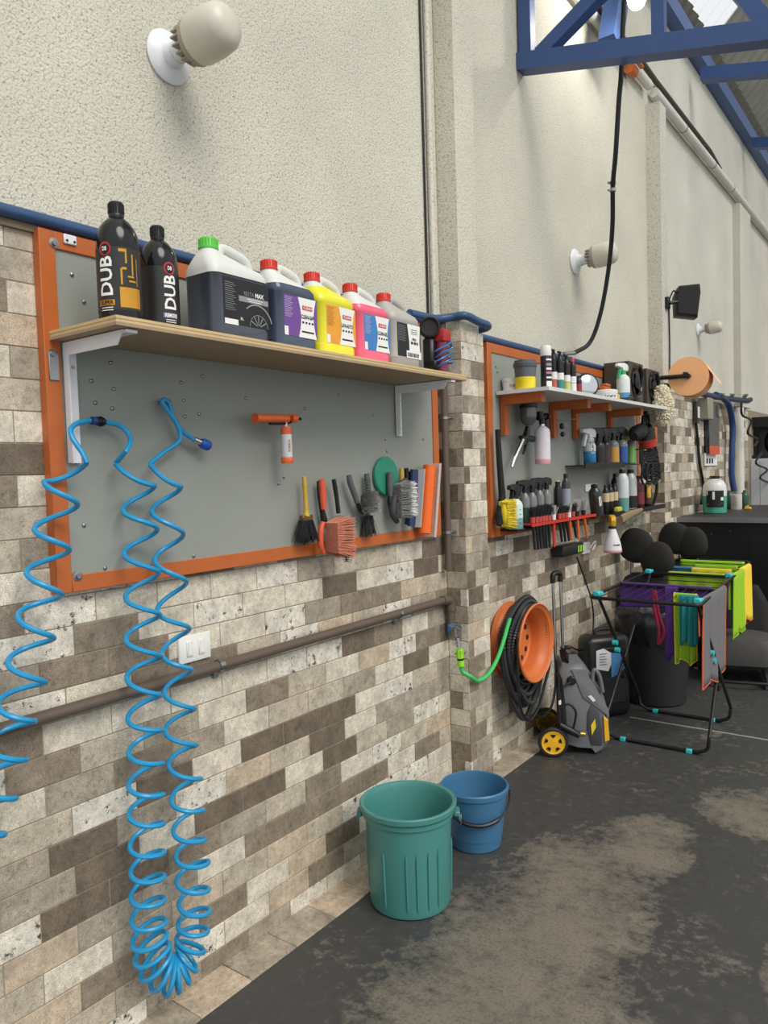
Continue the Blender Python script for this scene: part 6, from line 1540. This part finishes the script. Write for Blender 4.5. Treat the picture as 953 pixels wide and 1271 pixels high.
bottle(803, 626, .05, z, hz(803, 597, 627, .05), .034, DB, 'squat black bottle at the right end of the lower right rack', lab=mat('label_brown', (64, 44, 42), .4), name='cleaner_bottle')
b = MB(); q = W(805, 610, .1); b.box(q, (.02, .06, .1), bev=.008); solo('yellow_sponge', b, mat('sponge_yellow', (206, 160, 60), .8), 'yellow sponge hanging by the polisher cord', 'sponge')
b = MB(); q = W(767, 632, .11); b.box(q, (.03, .08, .03), bev=.006); solo('yellow_tag', b, mat('tag_lime', (196, 196, 60), .6), 'small yellow and lime pad on the edge of the lower right rack', 'pad')
q = W(733, 605, BXX - .004); b = MB(); b.box(q + V(.003, 0, 0), (.006, .2, .045)); solo('label_strip', b, PAPER, 'blank white strip stuck on the second board', 'label')
p0, p1 = W(770, 645, .1), W(792, 636, .1)
t = thing('hand_brush', 'wooden hand brush with pale bristles below the lower right rack', 'brush', p0)
b = MB(); b.tube([p0, (p0 + p1) / 2 + V(0, 0, .01), p1 + V(0, .08, .015)], [.03, .026, .012], 8, flat=.6); part('block', b, mat('brush_wood', (150, 128, 96), .6), t)
b = MB(); bristles(b, (p0 + p1) / 2 - Uz * .01, (p1 - p0), Ux, -Uz, .11, .02, .04, 200, 50, .05, .002); part('bristles', b, mat('dusty_bristle', (120, 122, 104), .8), t)

# pressure sprayer with yellow head
x = .12; zb = W(760, 686, x).z; h = hz(760, 655, 686, x); yy = W(760, 672, x).y; s = 11.5 * 4.75 / 945
t = thing('pump_sprayer', 'white conical sprayer bottle with yellow trigger hanging below the rack', 'spray bottle', (x, yy, zb), 0, w=False)
b = MB(); b.lathe([(s * .9, 0), (s, .008), (s * .98, h * .12)], 24, mi=1); b.lathe([(s * .98, h * .12), (s * .85, h * .4), (s * .5, h * .8), (s * .34, h)], 24); part('bottle', b, [mat('sprayer_white', (226, 224, 224), .4), mat('sprayer_pink', (214, 164, 168), .3)], t)
trigger(t, h + .02, YELLOW, 1.5, pi / 2 + .5)
b = MB(); b.lathe([(s * .42, h * .97), (s * .42, h + .01)], 16); part('collar', b, BLACK, t)
b = MB(); text(b, 'vonder', .05, .014, Matrix.Rotation(-.7, 4, 'Z') @ YZ((s * .93, 0, h * .34)), .03, bend=s * .93); part('lettering', b, INK, t)

# ================================================================== PAPER ROLL, MITT, WALL SPEAKER
yr = 5.82; c = AY(854, 467, yr); r = 24 * (c - EYE).dot(fwd) / 945
t = thing('paper_roll', 'large orange paper roll on a black holder', 'paper roll', V(c.x, yr, c.z - r))
dax = V(-.12, 1, 0).normalized()
ORP = mat('orange_paper', (255, 188, 134), .85, var=.05, vscale=60)
b = MB(); b.lathe([(.022, 0), (r, 0), (r, .26), (.022, .26), (.022, 0)], 48, AXIS(c, dax)); part('roll', b, ORP, t)
b = MB(); e0 = c + dax * .02
u = dax.cross(V(0, 0, 1)).normalized()
top = c + u * r * .5 + V(0, 0, r * .87)
vs = []; n = 8
for k in range(n + 1):
    s_ = k / n; q = c + u * (r * (.5 + .95 * s_)) + V(0, 0, r * (.87 - 1.05 * s_ - .25 * s_ * s_)); vs += [q + dax * .0, q + dax * .26, q + dax * .26 + V(0, 0, .002), q + V(0, 0, .002)]
fs = []
for k in range(n):
    for a, e in ((0, 1), (1, 2), (2, 3), (3, 0)): fs.append((4 * k + a, 4 * k + e, 4 * k + 4 + e, 4 * k + 4 + a))
b.add(vs, fs, True); part('loose_sheet', b, mat('orange_paper_thin', (255, 198, 152), .85), t)
b = MB(); q = c - dax * .03
b.tube([c + dax * .28, q], .018, 10); b.tube([q, AY(821, 469, 5.79), AY(815, 470, 5.9)], .016, 8); b.tube([q + V(-.03, 0, .02), q + V(0, 0, .015)], .012, 8); b.tube([AY(822, 478, 5.9), AY(838, 479, 5.9)], .016, 8); part('holder_arm', b, BLACK, t)
# wash mitt
c = W(822, 503, .2); mpx = (c - EYE).dot(fwd) / 945
t = thing('wash_mitt', 'fluffy cream wool wash mitt hanging at the end of the white shelf', 'mitt', c - V(0, 0, 25 * mpx))
WOOL = mat('wool_cream', (226, 216, 188), .95, var=.12, vscale=120)
ax, az = 10.5 * mpx, 23 * mpx
b = MB(); b.ell(c, (ax * .8, ax * 1.0, az)); part('core', b, WOOL, t)
b = MB(); r_ = random.Random(9)
for _ in range(1500):
    u = r_.uniform(-1, 1); th = r_.uniform(0, 2 * pi); q = math.sqrt(1 - u * u)
    n_ = V(q * cos(th), q * sin(th), u); p = c + V(n_.x * ax * .78, n_.y * ax * .98, n_.z * az * .98)
    j = V(r_.uniform(-1, 1), r_.uniform(-1, 1), r_.uniform(-1, .6)) * .5
    L = .022; b.tube([p, p + (n_ + j * .6) * L * .6, p + (n_ * .6 + j * 1.2) * L], [.006, .0065, .004], 5, cap=True)
o = part('wool', b, WOOL, t); o['kind'] = 'stuff'
# wall speaker
c = AY(851, 375, 6.32); 
t = thing('wall_speaker', 'black loudspeaker on a swivel bracket high on the pilaster', 'loudspeaker', c - V(0, 0, .12))
mp = (c - EYE).dot(fwd) / 945
out = [(-13 * mp, -17 * mp), (12 * mp, -21 * mp), (16 * mp, 10 * mp), (15 * mp, 20 * mp), (-9 * mp, 19 * mp), (-14 * mp, 8 * mp)]
M = Matrix.Translation(c) @ Matrix.Rotation(radians(28), 4, 'Z') @ Matrix(((1, 0, 0, 0), (0, 0, -1, 0), (0, 1, 0, 0), (0, 0, 0, 1)))
b = MB(); b.prism(out, -.09, .07, M, inset=.12); part('cabinet', b, mat('speaker_black', (34, 34, 35), .5), t)
out2 = [(u * .86, v * .86) for u, v in out]; b = MB(); b.prism(out2, .07, .076, M); part('grille', b, BLACKM, t)
q = AY(829, 378, 6.2); b = MB(); b.box((.05, 6.14, q.z), (.03, .05, .09), bev=.004); b.tube([(.06, 6.15, q.z), (.1, 6.2, q.z + .01), c + V(-.05, 0, 0)], .014, 8); b.tube(smooth_path([(.06, 6.15, q.z + .03), (.08, 6.2, q.z + .1), c + V(-.07, .02, .06)], 4), .006, 6); part('bracket', b, BLACK, t)
P = [V(.045, 6.19, q.z - .03), V(.046, 6.195, q.z - .3), V(.046, 6.19, 2.3), V(.046, 6.19, 2.1)]
b = MB(); b.tube(smooth_path(P, 4), .006, 6); solo('speaker_cable', b, BLACK, 'thin black cable running down the pilaster from the wall speaker', 'cable')
